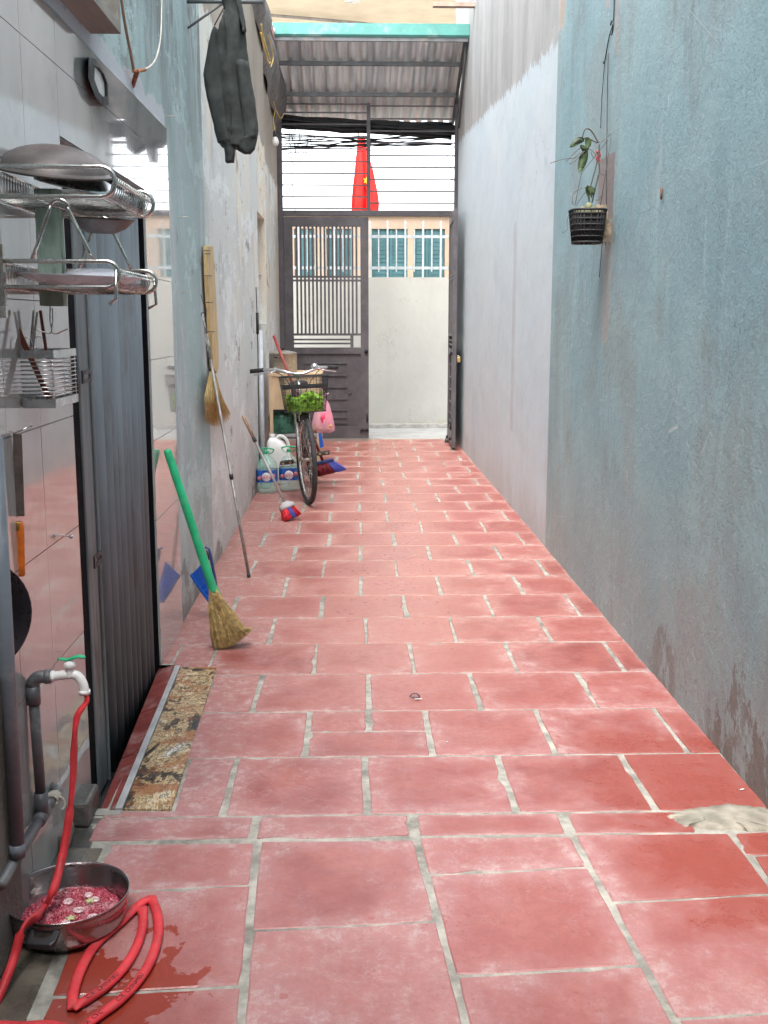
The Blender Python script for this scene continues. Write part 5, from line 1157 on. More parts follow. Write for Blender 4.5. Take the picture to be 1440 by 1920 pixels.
# red stick broom behind the bicycle
sb = thing('stick_broom', atZ(615, 893, 0), 'broom with long dark red handle and red-blue bristles behind the bicycle', 'broom')
BYb = 9.15; a = atY(513, 629, BYb + .05); b = atY(606, 866, BYb)
mb = MB(); mb.tube([a, b], .0125, 12); mb.build('handle', M('red_lacquer', (.26, .035, .03), .45, var=.2), sb)
ax2 = Vector((.45, -.1, -.9)).normalized(); hd = b
u2 = Vector((.95, 0, .22)).normalized()
for (f0, f1, mt) in ((-.09, .055, DREDBR), (.056, .12, BLUBR)):
    mb = MB()
    for i in range(240):
        s_ = random.uniform(f0, f1); yv = JIT(.022); p0 = hd + u2 * s_ * .75 + Vector((.0, yv, -.01)); e = hd + u2 * s_ * 1.12 + Vector((.028 + s_ * .3, yv * 1.8, -.105 + JIT(.004) + s_ * .1)); e.z = max(e.z, .004); mb.tube([p0, e], [.0025, .004], 4)
    mb.build('bristles', mt, sb)
mb = MB(); mb.box(hd - Vector((.075, .028, .012)), hd + Vector((.09, .028, .014)), rot=Matrix.Rotation(R(-12), 3, 'Y')); mb.build('head', NAVY, sb, bevel=.006)
mb = MB(); q = atY(600, 812, 9.35); e = atY(602, 838, 9.35); mb.prism([q + Vector((-.015, 0, 0)), q + Vector((.012, 0, .004)), e + Vector((.022, 0, 0)), e + Vector((-.012, 0, -.01))], (0, .02, 0)); tag(mb.build('hanging_cloth', BLUEP, loc=q), 'strip of bright blue cloth hanging at the table leg', 'cloth')
# white downpipe and cable stand in for the wall corner's light and dark lines
mb = MB(); P0 = Vector((XL + .022, 9.02, 0)); mb.tube([P0, P0 + Vector((0, 0, 1.28))], .02, 12); dw = tag(mb.build('corner_strip', M('chalky_corner_white', (.52, .55, .58), .5, var=.1), loc=P0), 'slim white strip standing in for the light wall corner beside the stored things', 'pipe')
mb = MB(); P0 = Vector((XL + .006, 8.9, 0.0)); mb.tube(smooth([P0, P0 + Vector((.0, .0, .6)), P0 + Vector((.004, .01, 1.2)), P0 + Vector((0, .0, 1.62))], 4), .004, 6); mb.tube([P0 + Vector((.004, .005, 1.25)), P0 + Vector((.004, 0, 1.42))], .012, 8); tag(mb.build('wall_cable', BLKW, loc=P0), 'thin black strip standing in for the dark line of the wall corner', 'cable')

# ================================================================== BICYCLE (local frame: +x forward, z up, then turned towards the viewer and leaned)
wc = atZ(575, 946, 0)
HB = Vector((wc.x, wc.y, 0))
LEAN = R(6.6); HEAD = R(-91.0); STEER = R(15)
def Bk(p):     # bicycle space: origin at front contact point
    p = Vector(p); q = Matrix.Rotation(LEAN, 3, 'X') @ p; q = Matrix.Rotation(HEAD, 3, 'Z') @ q; return HB + q
WR = .335; FX = 0.; RX = -1.05
def St(p):     # steered parts turn about the head axis
    p = Vector(p); piv = Vector((-.06, 0, 0)); ax = Vector((-.30, 0, .95)).normalized(); q = Matrix.Rotation(STEER, 3, ax) @ (p - piv) + piv; return Bk(q)
bike = thing('bicycle', HB, 'old bicycle seen head-on with greens in its black mesh basket, leaning by the left wall', 'bicycle')
def wheel(T, cx, nm):
    c = Vector((cx, 0, WR)); w_ = bpy.data.objects.new('wheel', None); COL.objects.link(w_); w_.parent = bike; w_.location = -Vector(bike['_b']); w_['_b'] = (0, 0, 0)
    n = 48
    m = MB(); m.tube([T(c + Vector((math.cos(2 * math.pi * i / n), 0, math.sin(2 * math.pi * i / n))) * (WR - .019)) for i in range(n)], .0195, 10, closed=True); m.build('tyre', RUBBER, w_)
    m = MB(); m.tube([T(c + Vector((math.cos(2 * math.pi * i / n), 0, math.sin(2 * math.pi * i / n))) * (WR - .045)) for i in range(n)], .010, 6, closed=True); m.build('rim', STEEL, w_)
    m = MB()
    for i in range(32):
        a = 2 * math.pi * i / 32; sd_ = .03 if i % 2 else -.03; a2 = a + (.9 if (i // 2) % 2 else -.9)
        m.tube([T(c + Vector((math.cos(a2) * .022, sd_, math.sin(a2) * .022))), T(c + Vector((math.cos(a), 0, math.sin(a))) * (WR - .05))], .0011, 3)
    m.build('spokes', STEEL, w_)
    m = MB(); m.tube([T(c + Vector((0, y, 0))) for y in (-.055, -.036, -.035, -.028, -.027, .027, .028, .035, .036, .055)], [.006, .006, .024, .024, .014, .014, .024, .024, .006, .006], 14); m.build('hub', ALU, w_)
    return w_
wheel(St, FX, 'f'); wheel(Bk, RX, 'r')
DKP = M('black_bicycle_paint', (.035, .035, .04), .4, .2, var=.4, scale=20, dirt_or_sheen=(.2, .12, .07), dscale=14, damt=.6)
m = MB()
for sd_ in (-1, 1): m.tube([St(q) for q in smooth([Vector((0, .052 * sd_, WR)), Vector((-.03, .05 * sd_, WR + .16)), Vector((-.085, .045 * sd_, WR + .33)), Vector((-.11, .03 * sd_, WR + .40))], 4)], .0105, 8)
m.tube([St((-.105, -.035, WR + .40)), St((-.105, .035, WR + .40))], .014, 8); m.tube([St((-.105, 0, WR + .39)), St((-.18, 0, WR + .62))], .0125, 10); m.build('fork', STEEL, bike)
m = MB(); n = 16      # front mudguard stub and brake
m.tube([St(Vector((0, 0, WR)) + Vector((math.cos(a), 0, math.sin(a))) * (WR + .012)) for a in [R(75 + i * 6) for i in range(12)]], .024, 8, flat=[(1, .3, 0)] * 12); m.build('mudguard', RUBBER, bike)
m = MB()
for sd_ in (-1, 1): m.tube(smooth([St((-.02, .0, WR + .36)), St((-.005, .035 * sd_, WR + .35)), St((.0, .036 * sd_, WR + .29))], 4), .006, 6)
m.build('brake_caliper', STEEL, bike)
m = MB(); m.tube([Bk((-.115, 0, WR + .42)), Bk((-.17, 0, WR + .57))], .019, 12); m.tube([Bk((-.15, 0, WR + .50)), Bk((-.48, 0, .30))], .017, 10); m.tube([Bk((-.13, 0, WR + .44)), Bk((-.40, 0, .42)), Bk((-.50, 0, .33))], .014, 10); m.tube([Bk((-.48, 0, .29)), Bk((-.62, 0, .80))], .014, 10)
for sd_ in (-1, 1): m.tube([Bk((-.49, .02 * sd_, .29)), Bk((RX, .055 * sd_, WR))], .009, 8); m.tube([Bk((-.60, .015 * sd_, .70)), Bk((RX, .055 * sd_, WR))], .008, 8)
m.build('frame', DKP, bike)
m = MB(); m.tube([Bk((-.62, 0, .80)), Bk((-.64, 0, .86))], .011, 8); m.build('seat_post', STEEL, bike)
m = MB(); m.loft([[Bk((x, y * w_, z)) for y, z in ((-1, .86), (-.7, .885), (0, .895), (.7, .885), (1, .86), (0, .85))] for x, w_ in ((-.46, .018), (-.52, .03), (-.62, .06), (-.70, .088), (-.74, .075))]); m.build('saddle', RUBBER, bike)
for sd_, ph in ((-1, 1), (1, -1)):     # cranks level with the floor
    m = MB(); m.tube([Bk((-.485, .06 * sd_, .29)), Bk((-.485 + .165 * ph, .075 * sd_, .29 - .0 * ph))], .009, 8); m.build('crank', STEEL, bike)
    c = Vector((-.485 + .165 * ph, .135 * sd_, .295)); m = MB(); vs = []
    m.add([Bk(c + Vector((x, y, z))) for z in (-.013, .013) for x, y in ((-.045, -.05), (.045, -.05), (.045, .05), (-.045, .05))], [(0, 3, 2, 1), (4, 5, 6, 7), (0, 1, 5, 4), (1, 2, 6, 5), (2, 3, 7, 6), (3, 0, 4, 7)]); pd = m.build('pedal', RUBBER, bike, bevel=.004)
    for s2 in (-.028, .028): m = MB(); m.lathe([(.0, .0025), (.009, .0025), (.010, 0)], Bk(c + Vector((.046, s2, 0))), 12, Bk((1, 0, 0)) - Bk((0, 0, 0))); m.build('reflector', M('amber_reflector', (.30, .16, .07), .3), pd)
m = MB(); m.lathe([(.09, -.002), (.092, 0), (.09, .002), (.06, .002), (.06, -.002), (.09, -.002)], Bk((-.485, .045, .29)), 28, Bk((0, 1, 0)) - Bk((0, 0, 0))); m.build('chainwheel', STEEL, bike)
# handlebar
hz_ = .985; hc = Vector((-.185, 0, hz_))
HBP = [(-.02, -.325, .035), (-.05, -.25, .030), (-.01, -.17, .022), (.02, -.10, -.005), (.02, -.03, -.018), (.02, .03, -.018), (.02, .10, -.005), (-.01, .17, .022), (-.05, .25, .030), (-.02, .325, .035)]
HBP = [Vector(q) for q in [(-.13, -.30, .012), (-.08, -.235, .018), (-.02, -.16, .018), (.025, -.085, -.004), (.03, -.03, -.018), (.03, .03, -.018), (.025, .085, -.004), (-.02, .16, .018), (-.08, .235, .018), (-.13, .30, .012)]]
m = MB(); m.tube([St(hc + q) for q in smooth(HBP, 5)], .0115, 12); m.build('handlebar', CHROME, bike)
m = MB(); m.tube([St((-.165, 0, WR + .56)), St(hc + Vector((.0, 0, -.02)))], .0125, 10); m.tube([St(hc + Vector((-.01, 0, -.022))), St(hc + Vector((.035, 0, -.018)))], .016, 10); m.build('stem', CHROME, bike)
for sd_ in (-1, 1):
    m = MB(); m.tube([St(hc + Vector((-.085, .24 * sd_, .018))), St(hc + Vector((-.09, .246 * sd_, .018))), St(hc + Vector((-.15, .335 * sd_, .010)))], [.013, .0165, .0165], 12); m.build('grip', RUBBER, bike)
    m = MB(); m.tube(smooth([St(hc + Vector((-.03, .17 * sd_, .008))), St(hc + Vector((.01, .20 * sd_, .0))), St(hc + Vector((-.045, .26 * sd_, -.008))), St(hc + Vector((-.10, .315 * sd_, -.018)))], 4), .0058, 8); m.tube([St(hc + Vector((-.03, .155 * sd_, .018))), St(hc + Vector((-.045, .185 * sd_, .016)))], .017, 10); m.build('brake_lever', CHROME, bike)
    m = MB(); m.tube(smooth([St(hc + Vector((-.01, .17 * sd_, .0))), St(hc + Vector((.05, .12 * sd_, -.03))), St(hc + Vector((.06, .06 * sd_, -.12))), St(hc + Vector((.04, .02 * sd_, -.22))), St(Vector((-.06, .04 * sd_, WR + .40)))], 5), .003, 6); m.build('brake_cable', BLKW, bike)
m = MB(); bc = hc + Vector((.0, .13, .03)); m.lathe([(.0, .022), (.014, .020), (.023, .012), (.026, 0), (.020, -.006), (.0, -.006)], St(bc), 20, St(bc + Vector((.9, 0, .45))) - St(bc)); m.build('bell', CHROME, bike)
# basket
bb = St((.10, 0, .0)); BZ0, BZ1 = .70, .955
bxc = .045
def bring(z, k, n=44):
    out = []; wy = .145 + .030 * k; wx = .095 + .028 * k
    for i in range(n):
        t = 2 * math.pi * i / n; c_, s_ = math.cos(t), math.sin(t); out.append(Vector((bxc + wx * math.copysign(abs(c_) ** .45, c_), wy * math.copysign(abs(s_) ** .45, s_), z)))
    return out
bk = bpy.data.objects.new('basket', None); COL.objects.link(bk); bk.parent = bike; bk.location = -Vector(bike['_b']); bk['_b'] = (0, 0, 0)
m = MB(); n = 44; L = 24
for j in range(L + 1):
    k = j / L; m.tube([St(q) for q in bring(BZ0 + (BZ1 - BZ0) * k, k)], .0014 if j % 3 else .0017, 3, closed=True)
for i in range(n):
    a, b = bring(BZ0, 0)[i], bring(BZ1, 1)[i]; m.tube([St(a), St(b)], .0014, 3)
for q in range(9):
    y = -.14 + .28 * q / 8; m.tube([St((bxc - .09, y, BZ0)), St((bxc + .09, y, BZ0))], .001, 3)
m.build('mesh', MESHM, bk)
m = MB(); m.tube([St(q) for q in bring(BZ1, 1)], .0045, 8, closed=True); m.tube([St(q) for q in bring(BZ0, 0)], .004, 8, closed=True); m.build('rim', MESHM, bk)
m = MB(); q0 = [St(q) for q in bring(BZ1 - .065, .745)]; q1 = [St(q) for q in bring(BZ1 - .085, .665)]; nn = len(q0)
m.add(q0 + q1, [(i, (i + 1) % nn, nn + (i + 1) % nn, nn + i) for i in range(nn)], True); m.build('band', BLACKP, bk)
gl = MB(); rnd = random.Random(11)
for i in range(700):
    a = rnd.uniform(0, 6.283); r = math.sqrt(rnd.random()); y = .128 * r * math.sin(a); x = bxc + .080 * r * math.cos(a)
    hmax = .075 + .035 * math.sin(y * 22 + 1.2) ** 2 + (.03 if y > .04 else 0); z = BZ0 + .008 + rnd.random() * hmax
    c = Vector((x, y, z)); u = Vector((rnd.uniform(-1, 1), rnd.uniform(-1, 1), rnd.uniform(-.3, 1))).normalized(); w_ = u.cross(Vector((rnd.uniform(-1, 1), rnd.uniform(-1, 1), rnd.uniform(-1, 1)))).normalized(); nrm = u.cross(w_); l = rnd.uniform(.02, .04); b = rnd.uniform(.010, .018)
    pts = [c - u * l, c - u * l * .3 + w_ * b + nrm * .006, c + u * l * .5 + w_ * b * .8, c + u * l + nrm * .008, c + u * l * .5 - w_ * b * .8, c - u * l * .3 - w_ * b + nrm * .006, c + nrm * -.004]
    gl.add([St(p) for p in pts], [(0, 1, 6), (1, 2, 6), (2, 3, 6), (3, 4, 6), (4, 5, 6), (5, 0, 6)], True)
lv = gl.build('leafy_greens', LETT, loc=St((bxc, 0, BZ0))); lv['kind'] = 'stuff'; tag(lv, 'loose bright green leaves filling the bicycle basket', 'greens')
# carrier bag
bg_ = thing('carrier_bag', atY(605, 800, 8.75), 'pink translucent carrier bag of food hanging beside the bicycle', 'bag')
BGY = 8.75
rows = [(742, 603, 608), (750, 599, 612), (758, 595, 617), (768, 591, 620), (780, 587, 624), (792, 584.5, 627), (802, 584, 628), (808, 586, 627), (811, 592, 621)]
rings = []
for k, (y, xa, xb) in enumerate(rows):
    a, b = atY(xa, y, BGY), atY(xb, y, BGY); c = (a + b) / 2; hw = (b.x - a.x) / 2
    rings.append([Vector((c.x + hw * math.cos(t) * (1 + .05 * math.sin(6 * t + k)), BGY + hw * .62 * math.sin(t) * (1 + .16 * math.sin(7 * t + k * .7) + .07 * math.sin(13 * t - k)), c.z + .004 * math.sin(5 * t + k))) for t in [2 * math.pi * i / 36 for i in range(36)]])
m = MB(); m.loft(rings); m.build('bag_film', BAGP, bg_)
m = MB(); c = atY(605, 745, BGY)
for dx, dz in ((-.04, .035), (.045, .03), (.0, .06)): m.tube(smooth([c, c + Vector((dx * .6, -.01, dz * .7)), c + Vector((dx, 0, dz)), c + Vector((dx * .5, .01, dz * .4))], 3), [.010, .012, .012, .012, .011, .010, .010, .009, .008, .006], 8, flat=[(1, .3, 0)] * 10)
m.build('knotted_handles', M('pink_film_knot', (.80, .50, .60), .3), bg_)
m = MB(); c = atY(611, 784, BGY); m.lathe([(.0, .05), (.05, .045), (.065, .0), (.055, -.05), (.0, -.06)], c, 16, (0, 0, 1), sx=1.0, sy=.6); m.build('red_parcel', M('red_parcel', (.72, .03, .10), .5, var=.2), bg_)
m = MB(); rnd = random.Random(4)
for _ in range(70):
    c = atY(rnd.uniform(590, 622), rnd.uniform(797, 806), BGY + rnd.uniform(-.04, .04)); m.lathe([(.0, .012), (.010, .008), (.012, 0), (.008, -.009), (.0, -.012)], c, 7, (rnd.uniform(-1, 1), rnd.uniform(-1, 1), 1))
f_ = m.build('fruit', M('mixed_fruit', (.40, .24, .03), .5, var=.7, scale=40), bg_)
m = MB(); a = atY(588, 741, BGY + .0); b = atY(616, 737, BGY + .02); m.tube([a + Vector((-.12, .35, 0)), a, b], .005, 6); tag(m.build('hook_rod', STEEL, loc=a), 'thin rod poking out beside the bicycle with the pink bag on it', 'rod')
# ================================================================== RIGHT WALL
def onR(x, y, off=0.): return atX(x, y, XR - off)
orc = thing('hanging_orchid', onR(1145, 262), 'orchid in a black plastic basket pot hung by strings on the right wall', 'plant')
OY = 4.98
def Op(x, y, d=0): return atY(x, y, OY + d)
pc0, pc1 = Op(1102, 395), Op(1100, 455); 
def ring4(c, w, n=28): return [Vector((c.x + w * math.copysign(abs(math.cos(t)) ** .6, math.cos(t)), c.y + w * math.copysign(abs(math.sin(t)) ** .6, math.sin(t)), c.z)) for t in [2 * math.pi * i / n for i in range(n)]]
m = MB(); rt, rb2 = .078, .062; rts = [pc1.lerp(pc0, k) for k in (0, .18, .36, .54, .72, .88, 1)]
for k, c in zip((0, .18, .36, .54, .72, .88, 1), rts):
    m.tube(ring4(c, rb2 + (rt - rb2) * k), .0055 if k in (0, 1) else .0042, 5, closed=True)
for i in range(28): m.tube([ring4(pc1, rb2)[i], ring4(pc0, rt)[i]], .0032, 4)
for i in range(0, 14): a, b = ring4(pc1, rb2 * .95)[i], ring4(pc1, rb2 * .95)[27 - i]; m.tube([a, b], .004, 4)
m.build('basket_pot', M('matt_black_plastic', (.012, .012, .014), .7), orc)
m = MB(); m.loft([ring4(pc1 + Vector((0, 0, .006)), rb2 - .003), ring4(pc0 - Vector((0, 0, .012)), rt - .004)]); m.build('planting_bark', M('dark_bark', (.014, .012, .011), .9, var=.5, scale=40, bump=1), orc)
m = MB(); rnd = random.Random(2)
for (x, y, r) in ((1090, 400, .028), (1097, 408, .022), (1108, 396, .022), (1114, 404, .018), (1104, 388, .018)):
    c = Op(x, y, -.03); m.lathe([(r * math.sin(a), -r * 1.1 * math.cos(a)) for a in [math.pi * i / 8 for i in range(9)]], c, 12, (rnd.uniform(-.5, .5), rnd.uniform(-.5, .5), 1))
m.build('husk', HUSK, orc)
m = MB()
S_ = [[(1106, 385), (1104, 365), (1110, 340), (1118, 310), (1122, 290), (1124, 270)], [(1110, 380), (1118, 345), (1124, 320), (1122, 302)], [(1122, 268), (1112, 250), (1104, 242), (1096, 244), (1091, 262)], [(1120, 268), (1108, 262), (1100, 258), (1088, 262), (1078, 268)]]
for P_ in S_: m.tube(smooth([Op(x, y, -.02) for x, y in P_], 4), .0032, 6)
m.build('stems', M('orchid_stem', (.07, .06, .05), .6, var=.3), orc)
def leafm(pts, wd, mat, bend=.01):
    A, B, C = [Op(*p_, -.03) for p_ in pts]; m = MB(); Q = smooth([A, B, C], 4); L_ = len(Q); vs = []; fs = []
    for i, q in enumerate(Q):
        t = i / (L_ - 1); d_ = (Q[min(i + 1, L_ - 1)] - Q[max(i - 1, 0)]).normalized(); w_ = d_.cross(Vector((.25, 1, .2))).normalized() * wd * math.sin(math.pi * min(1, t * .93 + .05)) ** .7
        vs += [q + w_, q + Vector((0, bend, 0)), q - w_, q + Vector((0, bend + .0015, 0))]
    for i in range(L_ - 1):
        b = i * 4
        for k in range(4): l = (k + 1) % 4; fs.append((b + k, b + l, b + 4 + l, b + 4 + k))
    m.add(vs, fs, True); return m.build('leaf', mat, orc)
leafm(((1099, 279), (1093, 300), (1086, 323)), .019, LEAFD)
leafm(((1096, 262), (1084, 264), (1069, 276)), .014, LEAFD)
leafm(((1100, 258), (1103, 268), (1100, 280)), .014, LEAFD)
leafm(((1104, 280), (1096, 279), (1088, 272)), .012, LEAFD)
leafm(((1103, 350), (1110, 358), (1116, 362)), .016, LEAFD); leafm(((1108, 372), (1104, 358), (1101, 348)), .014, LEAFD)
leafm(((1107, 422), (1112, 413), (1103, 405)), .018, LEAFL); leafm(((1110, 421), (1100, 421), (1091, 427)), .007, LEAFL); leafm(((1110, 421), (1120, 424), (1132, 427)), .007, LEAFL)
m = MB()
for P_ in ([(1092, 284), (1078, 296), (1056, 298), (1032, 306)], [(1096, 283), (1080, 300), (1068, 308)], [(1090, 275), (1074, 290), (1061, 303)], [(1100, 276), (1112, 284), (1118, 292)], [(1118, 292), (1113, 296), (1108, 285)], [(1124, 268), (1134, 262), (1146, 250)], [(1120, 330), (1126, 325), (1132, 329)], [(1100, 351), (1088, 354), (1076, 362), (1073, 378), (1076, 384)], [(1066, 404), (1063, 415), (1064, 430), (1054, 436)], [(1118, 376), (1124, 372), (1127, 366)]): m = MB(); m.tube(smooth([Op(x, y, -.03) for x, y in P_], 4), .0018, 5); m.build('aerial_root', M('root_grey', (.13, .12, .11), .8, var=.4), orc)
m = MB()
for _ in range(110):
    x0, y0 = rnd.uniform(1116, 1137), rnd.uniform(382, 402); P_ = [(x0, y0)]
    for k in range(4): P_.append((P_[-1][0] + rnd.uniform(-2, 6), P_[-1][1] + rnd.uniform(8, 20)))
    m.tube(smooth([Op(x, y, .02) for x, y in P_], 2), [.0016] * 6 + [.0012, .001, .0006], 4)
m.build('root_tangle', M('pale_root', (.26, .21, .15), .9, var=.5, scale=50), orc)
m = MB(); m.tube(smooth([Op(x, y, -.01) for x, y in ((1120, 282), (1123, 290), (1121, 298), (1124, 304))], 4), [.006, .009, .0085, .008, .009, .009, .008, .009, .009, .008, .008, .007, .005], 8); m.build('red_tie', M('red_cord', (.42, .03, .05), .5), orc)
m = MB(); m.tube([Op(1078, 386), Op(1090, 325), onR(1140, 262, .005)], .0012, 5); m.tube([Op(1126, 385), onR(1146, 258, .005)], .0012, 5); m.tube([Op(1080, 386), Op(1104, 350)], .001, 4); m.build('strings', BLKW, orc)
# cable down the right wall
cw = MB(); 
for P_ in ([(1157, -60), (1152, -5), (1150, 40), (1142, 70), (1134, 115)], [(1134, 115), (1131, 150), (1128, 190), (1126, 240)], [(1141, 100), (1139, 160), (1138, 240), (1137, 320), (1136, 400), (1128, 470), (1124, 520)]): cw.tube(smooth([onR(x, y, .006) for x, y in P_], 5), .0028 if P_[0][1] < 99 else .0016, 5)
cw.tube(arc(onR(1147, 52, .03), (0, 1, 0), (0, 0, 1), .028, .6, 5.6, 14), .0032, 6)
tag(cw.build('wall_cable', BLKW, loc=onR(1145, 50)), 'looped black cable running down the right wall above the orchid', 'cable')
m = MB(); m.lathe([(.0, .008), (.007, .007), (.008, 0)], onR(1134, 117, .0), 8, (-1, 0, 0)); tag(m.build('wall_nail', BLKW, loc=onR(1134, 117)), 'black nail head holding the cable on the right wall', 'nail')
m = MB(); m.tube([onR(1240, 355, 0), onR(1240, 355, .012) + Vector((0, 0, .004)), onR(1240, 374, .008)], .004, 5); tag(m.build('rusty_hook', RUST, loc=onR(1240, 360)), 'tiny rusty hook in the middle of the teal right wall', 'hook')
# ================================================================== ABOVE
tr = thing('grey_tarp', (XL, 10.5, 3.4), 'sagging grey tarpaulin fixed along the top of the left wall', 'tarpaulin')
m = MB(); ys_ = [8.55 + .1 * k for k in range(40)]; vs = []; fs = []
TP = [(478, 20), (482, 90), (496, 140), (510, 185)]
n = len(ys_)
def lin(v, a, b, c, d): return c + (d - c) * max(0, min(1, (v - a) / (b - a)))
for i, y in enumerate(ys_):
    t = i / (n - 1); zlo = lin(y, 8.55, 12.4, 3.86, 3.42) - .05 * math.sin(t * 3.1) + .012 * math.sin(y * 9); zhi = 4.05
    if y < 9: zlo += .1 * (9 - y)
    for k in range(7):
        u = k / 6; x = XL + .012 + (-.045 if y > 10.12 else 0) + .085 * math.sin(u * math.pi * .9) * (.6 + .5 * t) + .02 * math.sin(y * 6 + u * 5); vs.append((x, y, zlo + (zhi - zlo) * u))
for i in range(n - 1):
    for k in range(6): q = i * 7 + k; fs.append((q, q + 1, q + 8, q + 7))
m.add(vs, fs, True); m.build('sheet', TARP, tr)
m = MB(); m.tube(smooth([atX(x, y, XL + .13) for x, y in ((490, 45), (492, 62), (500, 90), (506, 112), (504, 118), (496, 92), (489, 62))], 4), .006, 6); m.tube(smooth([atX(x, y, XL + .12) for x, y in ((502, 66), (510, 90), (512, 110), (508, 125))], 4), .004, 6); m.build('yellow_cord', WIREY, tr)
m = MB(); c = atY(509, 57, 11.3); m.tube([c - Vector((.035, 0, 0)), c + Vector((.035, 0, 0))], .022, 14); m.tube([c + Vector((0, 0, 0)), c + Vector((0, 0, .06))], .012, 8); tag(m.build('white_lamp_holder', LIGHTM, loc=c), 'small white fitting at the left end of the turquoise canopy edge', 'fitting')
lb = thing('light_bulb', atY(516, 262, 11.6), 'white light bulb hanging on a yellow wire near the gate', 'bulb')
c = atY(516, 262, 11.6); c.x += .0
m = MB(); m.lathe([(.0, -.062), (.022, -.058), (.034, -.038), (.036, -.015), (.028, .012), (.020, .026)], c, 20); m.build('globe', LIGHTM, lb)
m = MB(); m.lathe([(.020, .026), (.022, .03), (.022, .075), (.014, .085), (.0, .086)], c, 16); m.build('socket', BLACKP, lb)
m = MB(); m.tube(smooth([c + Vector((0, 0, .085)), atY(513, 225, 11.6), atY(516, 205, 11.6), atX(513, 190, XL)], 4), .004, 6); m.tube(smooth([atY(518, 206, 11.65), atY(526, 222, 11.7), atY(533, 212, 11.8)], 4), .003, 5); m.build('wire', WIREY, lb)
# cables across the street mouth
cbn = thing('cable_bundle', atY(690, 240, 13.3), 'thick sagging bundle of black cables crossing just behind the gate grille', 'cables')
rnd = random.Random(21)
def cab(ya, yb_, sag, r, Y, wob=3, n=14):
    pts = []
    for i in range(n + 1):
        t = i / n; x = 470 + 480 * t; y = ya + (yb_ - ya) * t + sag * 4 * t * (1 - t) + wob * math.sin(t * rnd.uniform(5, 9) + rnd.random() * 6) * .5
        q = atY(x, y, Y); pts.append(q)
    pts = [p for p in pts if XL - .2 < p.x < XR + .15]
    return pts, r
m = MB()
for i in range(26): P_, r = cab(rnd.uniform(214, 236), rnd.uniform(232, 264), rnd.uniform(-3, 6), rnd.uniform(.008, .020), 12.66 + rnd.uniform(-.05, .05)); m.tube(P_, r, 5)
m.build('main_bundle', BLKW, cbn)
m = MB()
for i in range(13): P_, r = cab(rnd.uniform(216, 238), rnd.uniform(234, 258), rnd.uniform(0, 9), rnd.uniform(.008, .018), 12.62 + rnd.uniform(-.05, .05), 2); m.tube(P_, r, 5)
m.build('main_bundle', BLKW, cbn)
m = MB()
for i in range(14): P_, r = cab(rnd.uniform(240, 292), rnd.uniform(238, 275), rnd.uniform(-3, 10), rnd.uniform(.004, .009), 12.75 + rnd.uniform(-.08, .08)); m.tube(P_, r, 4)
m.build('loose_lines', BLKW, cbn)
m = MB()
for i in range(9):
    x = rnd.uniform(532, 590); y0 = rnd.uniform(225, 245); P_ = [atY(x + rnd.uniform(-8, 8) * k, y0 + k * rnd.uniform(18, 26), 13.3) for k in range(4)]; P_ += [atY(x + 20, y0 + 35, 13.3), atY(x + 24, y0 + 10, 13.3)] if i % 2 else []
    m = MB(); m.tube(smooth(P_, 4), .0028, 4); m.build('dangling_end', BLKW, cbn)
for P_ in ([(546, 230), (548, 280), (547, 330), (550, 370), (555, 400)], [(663, 285), (650, 310), (640, 330), (634, 343)], [(650, 262), (655, 275), (664, 281)], [(850, 275), (836, 295), (818, 315), (801, 331)], [(852, 272), (846, 310), (841, 325), (845, 335), (853, 334)]): m = MB(); m.tube(smooth([atY(x, y, 13.3) for x, y in P_], 4), .003, 4); m.build('dangling_end', BLKW, cbn)
# flag
fl = thing('furled_flag', atY(683, 330, 13.6), 'red flag with a yellow star hanging limp from its pole beyond the grille', 'flag')
FYl = 13.6; rows = [(258, 680, 684), (275, 679.5, 687), (295, 676, 693), (320, 674, 700), (345, 671, 705), (365, 669, 709), (382, 668, 711), (395, 668, 710), (404, 669, 706)]
rings = []; NF = 64
for k, (y, xa, xb) in enumerate(rows):
    a, b = atY(xa - 9, y, FYl), atY(xb, y, FYl); c = (a + b) / 2; hw = (b.x - a.x) / 2; amp = .04 + .14 * k / 8
    rings.append([Vector((c.x + hw * math.cos(t), FYl + (.015 + hw * .45) * math.sin(t) * (1 + amp * 3.4 * math.sin(6 * t + .5 + k * .12) + amp * 1.5 * math.sin(11 * t + k * .3)), c.z)) for t in [2 * math.pi * i / NF for i in range(NF)]])
R2 = []
for k in range(len(rings) - 1):
    for s_ in range(4): R2.append([rings[k][i].lerp(rings[k + 1][i], s_ / 4) for i in range(NF)])
R2.append(rings[-1]); m = MB(); m.loft(R2); m.build('cloth', REDFL, fl)
sc_ = atY(686, 341, FYl); m = MB(); pts = []
for k in range(10):
    a = math.pi / 2 + math.pi * k / 5 - .25; r = .048 if k % 2 == 0 else .021; pts.append(sc_ + Vector((r * math.cos(a) * .75, -.125, r * math.sin(a))))
m.prism(pts, (0, .03, 0)); m.build('yellow_star', YEL, fl)
m = MB(); a = atY(672, 240, FYl + .02); b = atY(668, 430, FYl + .02); m.tube([a, b], .012, 8); m.build('flagpole', M('brown_pole', (.25, .15, .10), .6), fl)
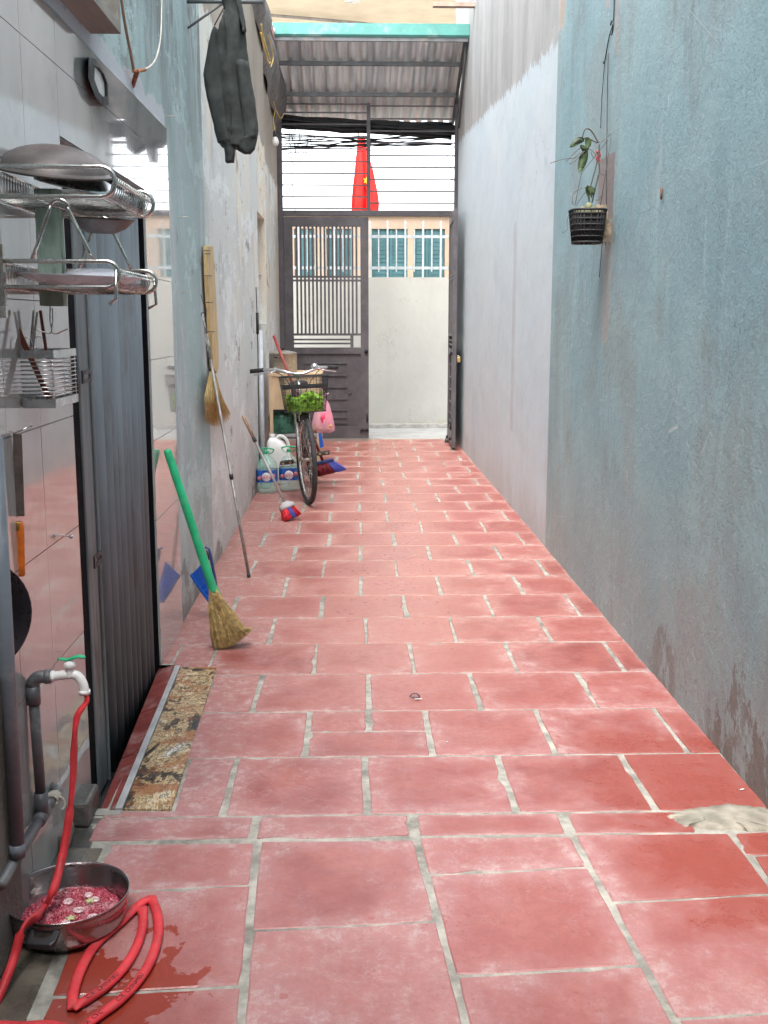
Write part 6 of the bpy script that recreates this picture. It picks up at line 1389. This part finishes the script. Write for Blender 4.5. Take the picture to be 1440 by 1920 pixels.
# small litter
def litter(x, y, mat, pts, label, name='litter', z=0.004, cat='litter'):
    c = atZ(x, y, z); m = MB(); m.tube([c + Vector(p_) for p_ in pts], .003, 6, flat=[(1, .4, 0)] * len(pts)); return tag(m.build(name, mat, loc=c), label, cat)
litter(778, 1307, BLACKP, smooth([(-.018, .004, 0), (-.010, .012, .008), (.006, .010, .01), (.016, 0, .004), (.010, -.010, 0), (-.012, -.006, .001)], 3), 'curled scrap of black and white plastic on the paving')
litter(782, 1311, WHITEP, smooth([(-.008, -.002, .001), (.006, -.006, .004), (.018, -.003, .002)], 3), 'white sliver beside the curled plastic scrap')
litter(1391, 1480, WHITEP, [(-.007, -.003, 0), (.007, .004, 0)], 'white cigarette end near the right wall')
litter(838, 1391, WHITEP, [(-.002, 0, 0), (.003, .001, 0)], 'tiny white crumb in the middle of the paving')
litter(706, 867, BLACKP, [(-.02, 0, 0), (.0, .006, .004), (.024, 0, 0)], 'dark twig on the far paving')
m = MB(); c = atZ(838, 830, 0); m.lathe([(.0, .06), (.02, .05), (.028, .02), (.03, 0)], c, 10); m.lathe([(.0, .09), (.012, .085), (.016, .06), (.01, .05)], c, 10); tag(m.build('door_wedge', BLACKP, loc=c), 'small black door wedge at the foot of the open gate leaf', 'wedge')
for x, y in ((1055, 1548), (1105, 1290)):
    pass

m = MB(); P0 = atY(812, 8, 10.9); m.box((P0.x, 10.88, P0.z - .02), (XR + .001, 10.95, P0.z + .015)); tag(m.build('wall_bar', M('brown_bar', (.34, .25, .20), .7), loc=P0), 'short brownish bar jutting from the lilac wall above the canopy', 'bar')

m = MB(); m.box((-3.0, -3.3, -.3), (3.4, -3.05, 4.6)); tag(m.build('shade_wall', LSTAIN, loc=(0, -3.3, 0)), 'unseen grey wall added behind the viewpoint to cut the light', 'wall')  # unseen wall, added to darken surfaces that face the viewer

m = MB(); m.box((XL - .1, -3.04, 3.2), (XR + .05, -.2, 3.26)); tag(m.build('shade_roof', RAILP, loc=(0, -1.6, 3.2)), 'unseen flat roof added behind the viewpoint to block light from above', 'roof')  # unseen roof, added so less light reaches surfaces facing the viewer
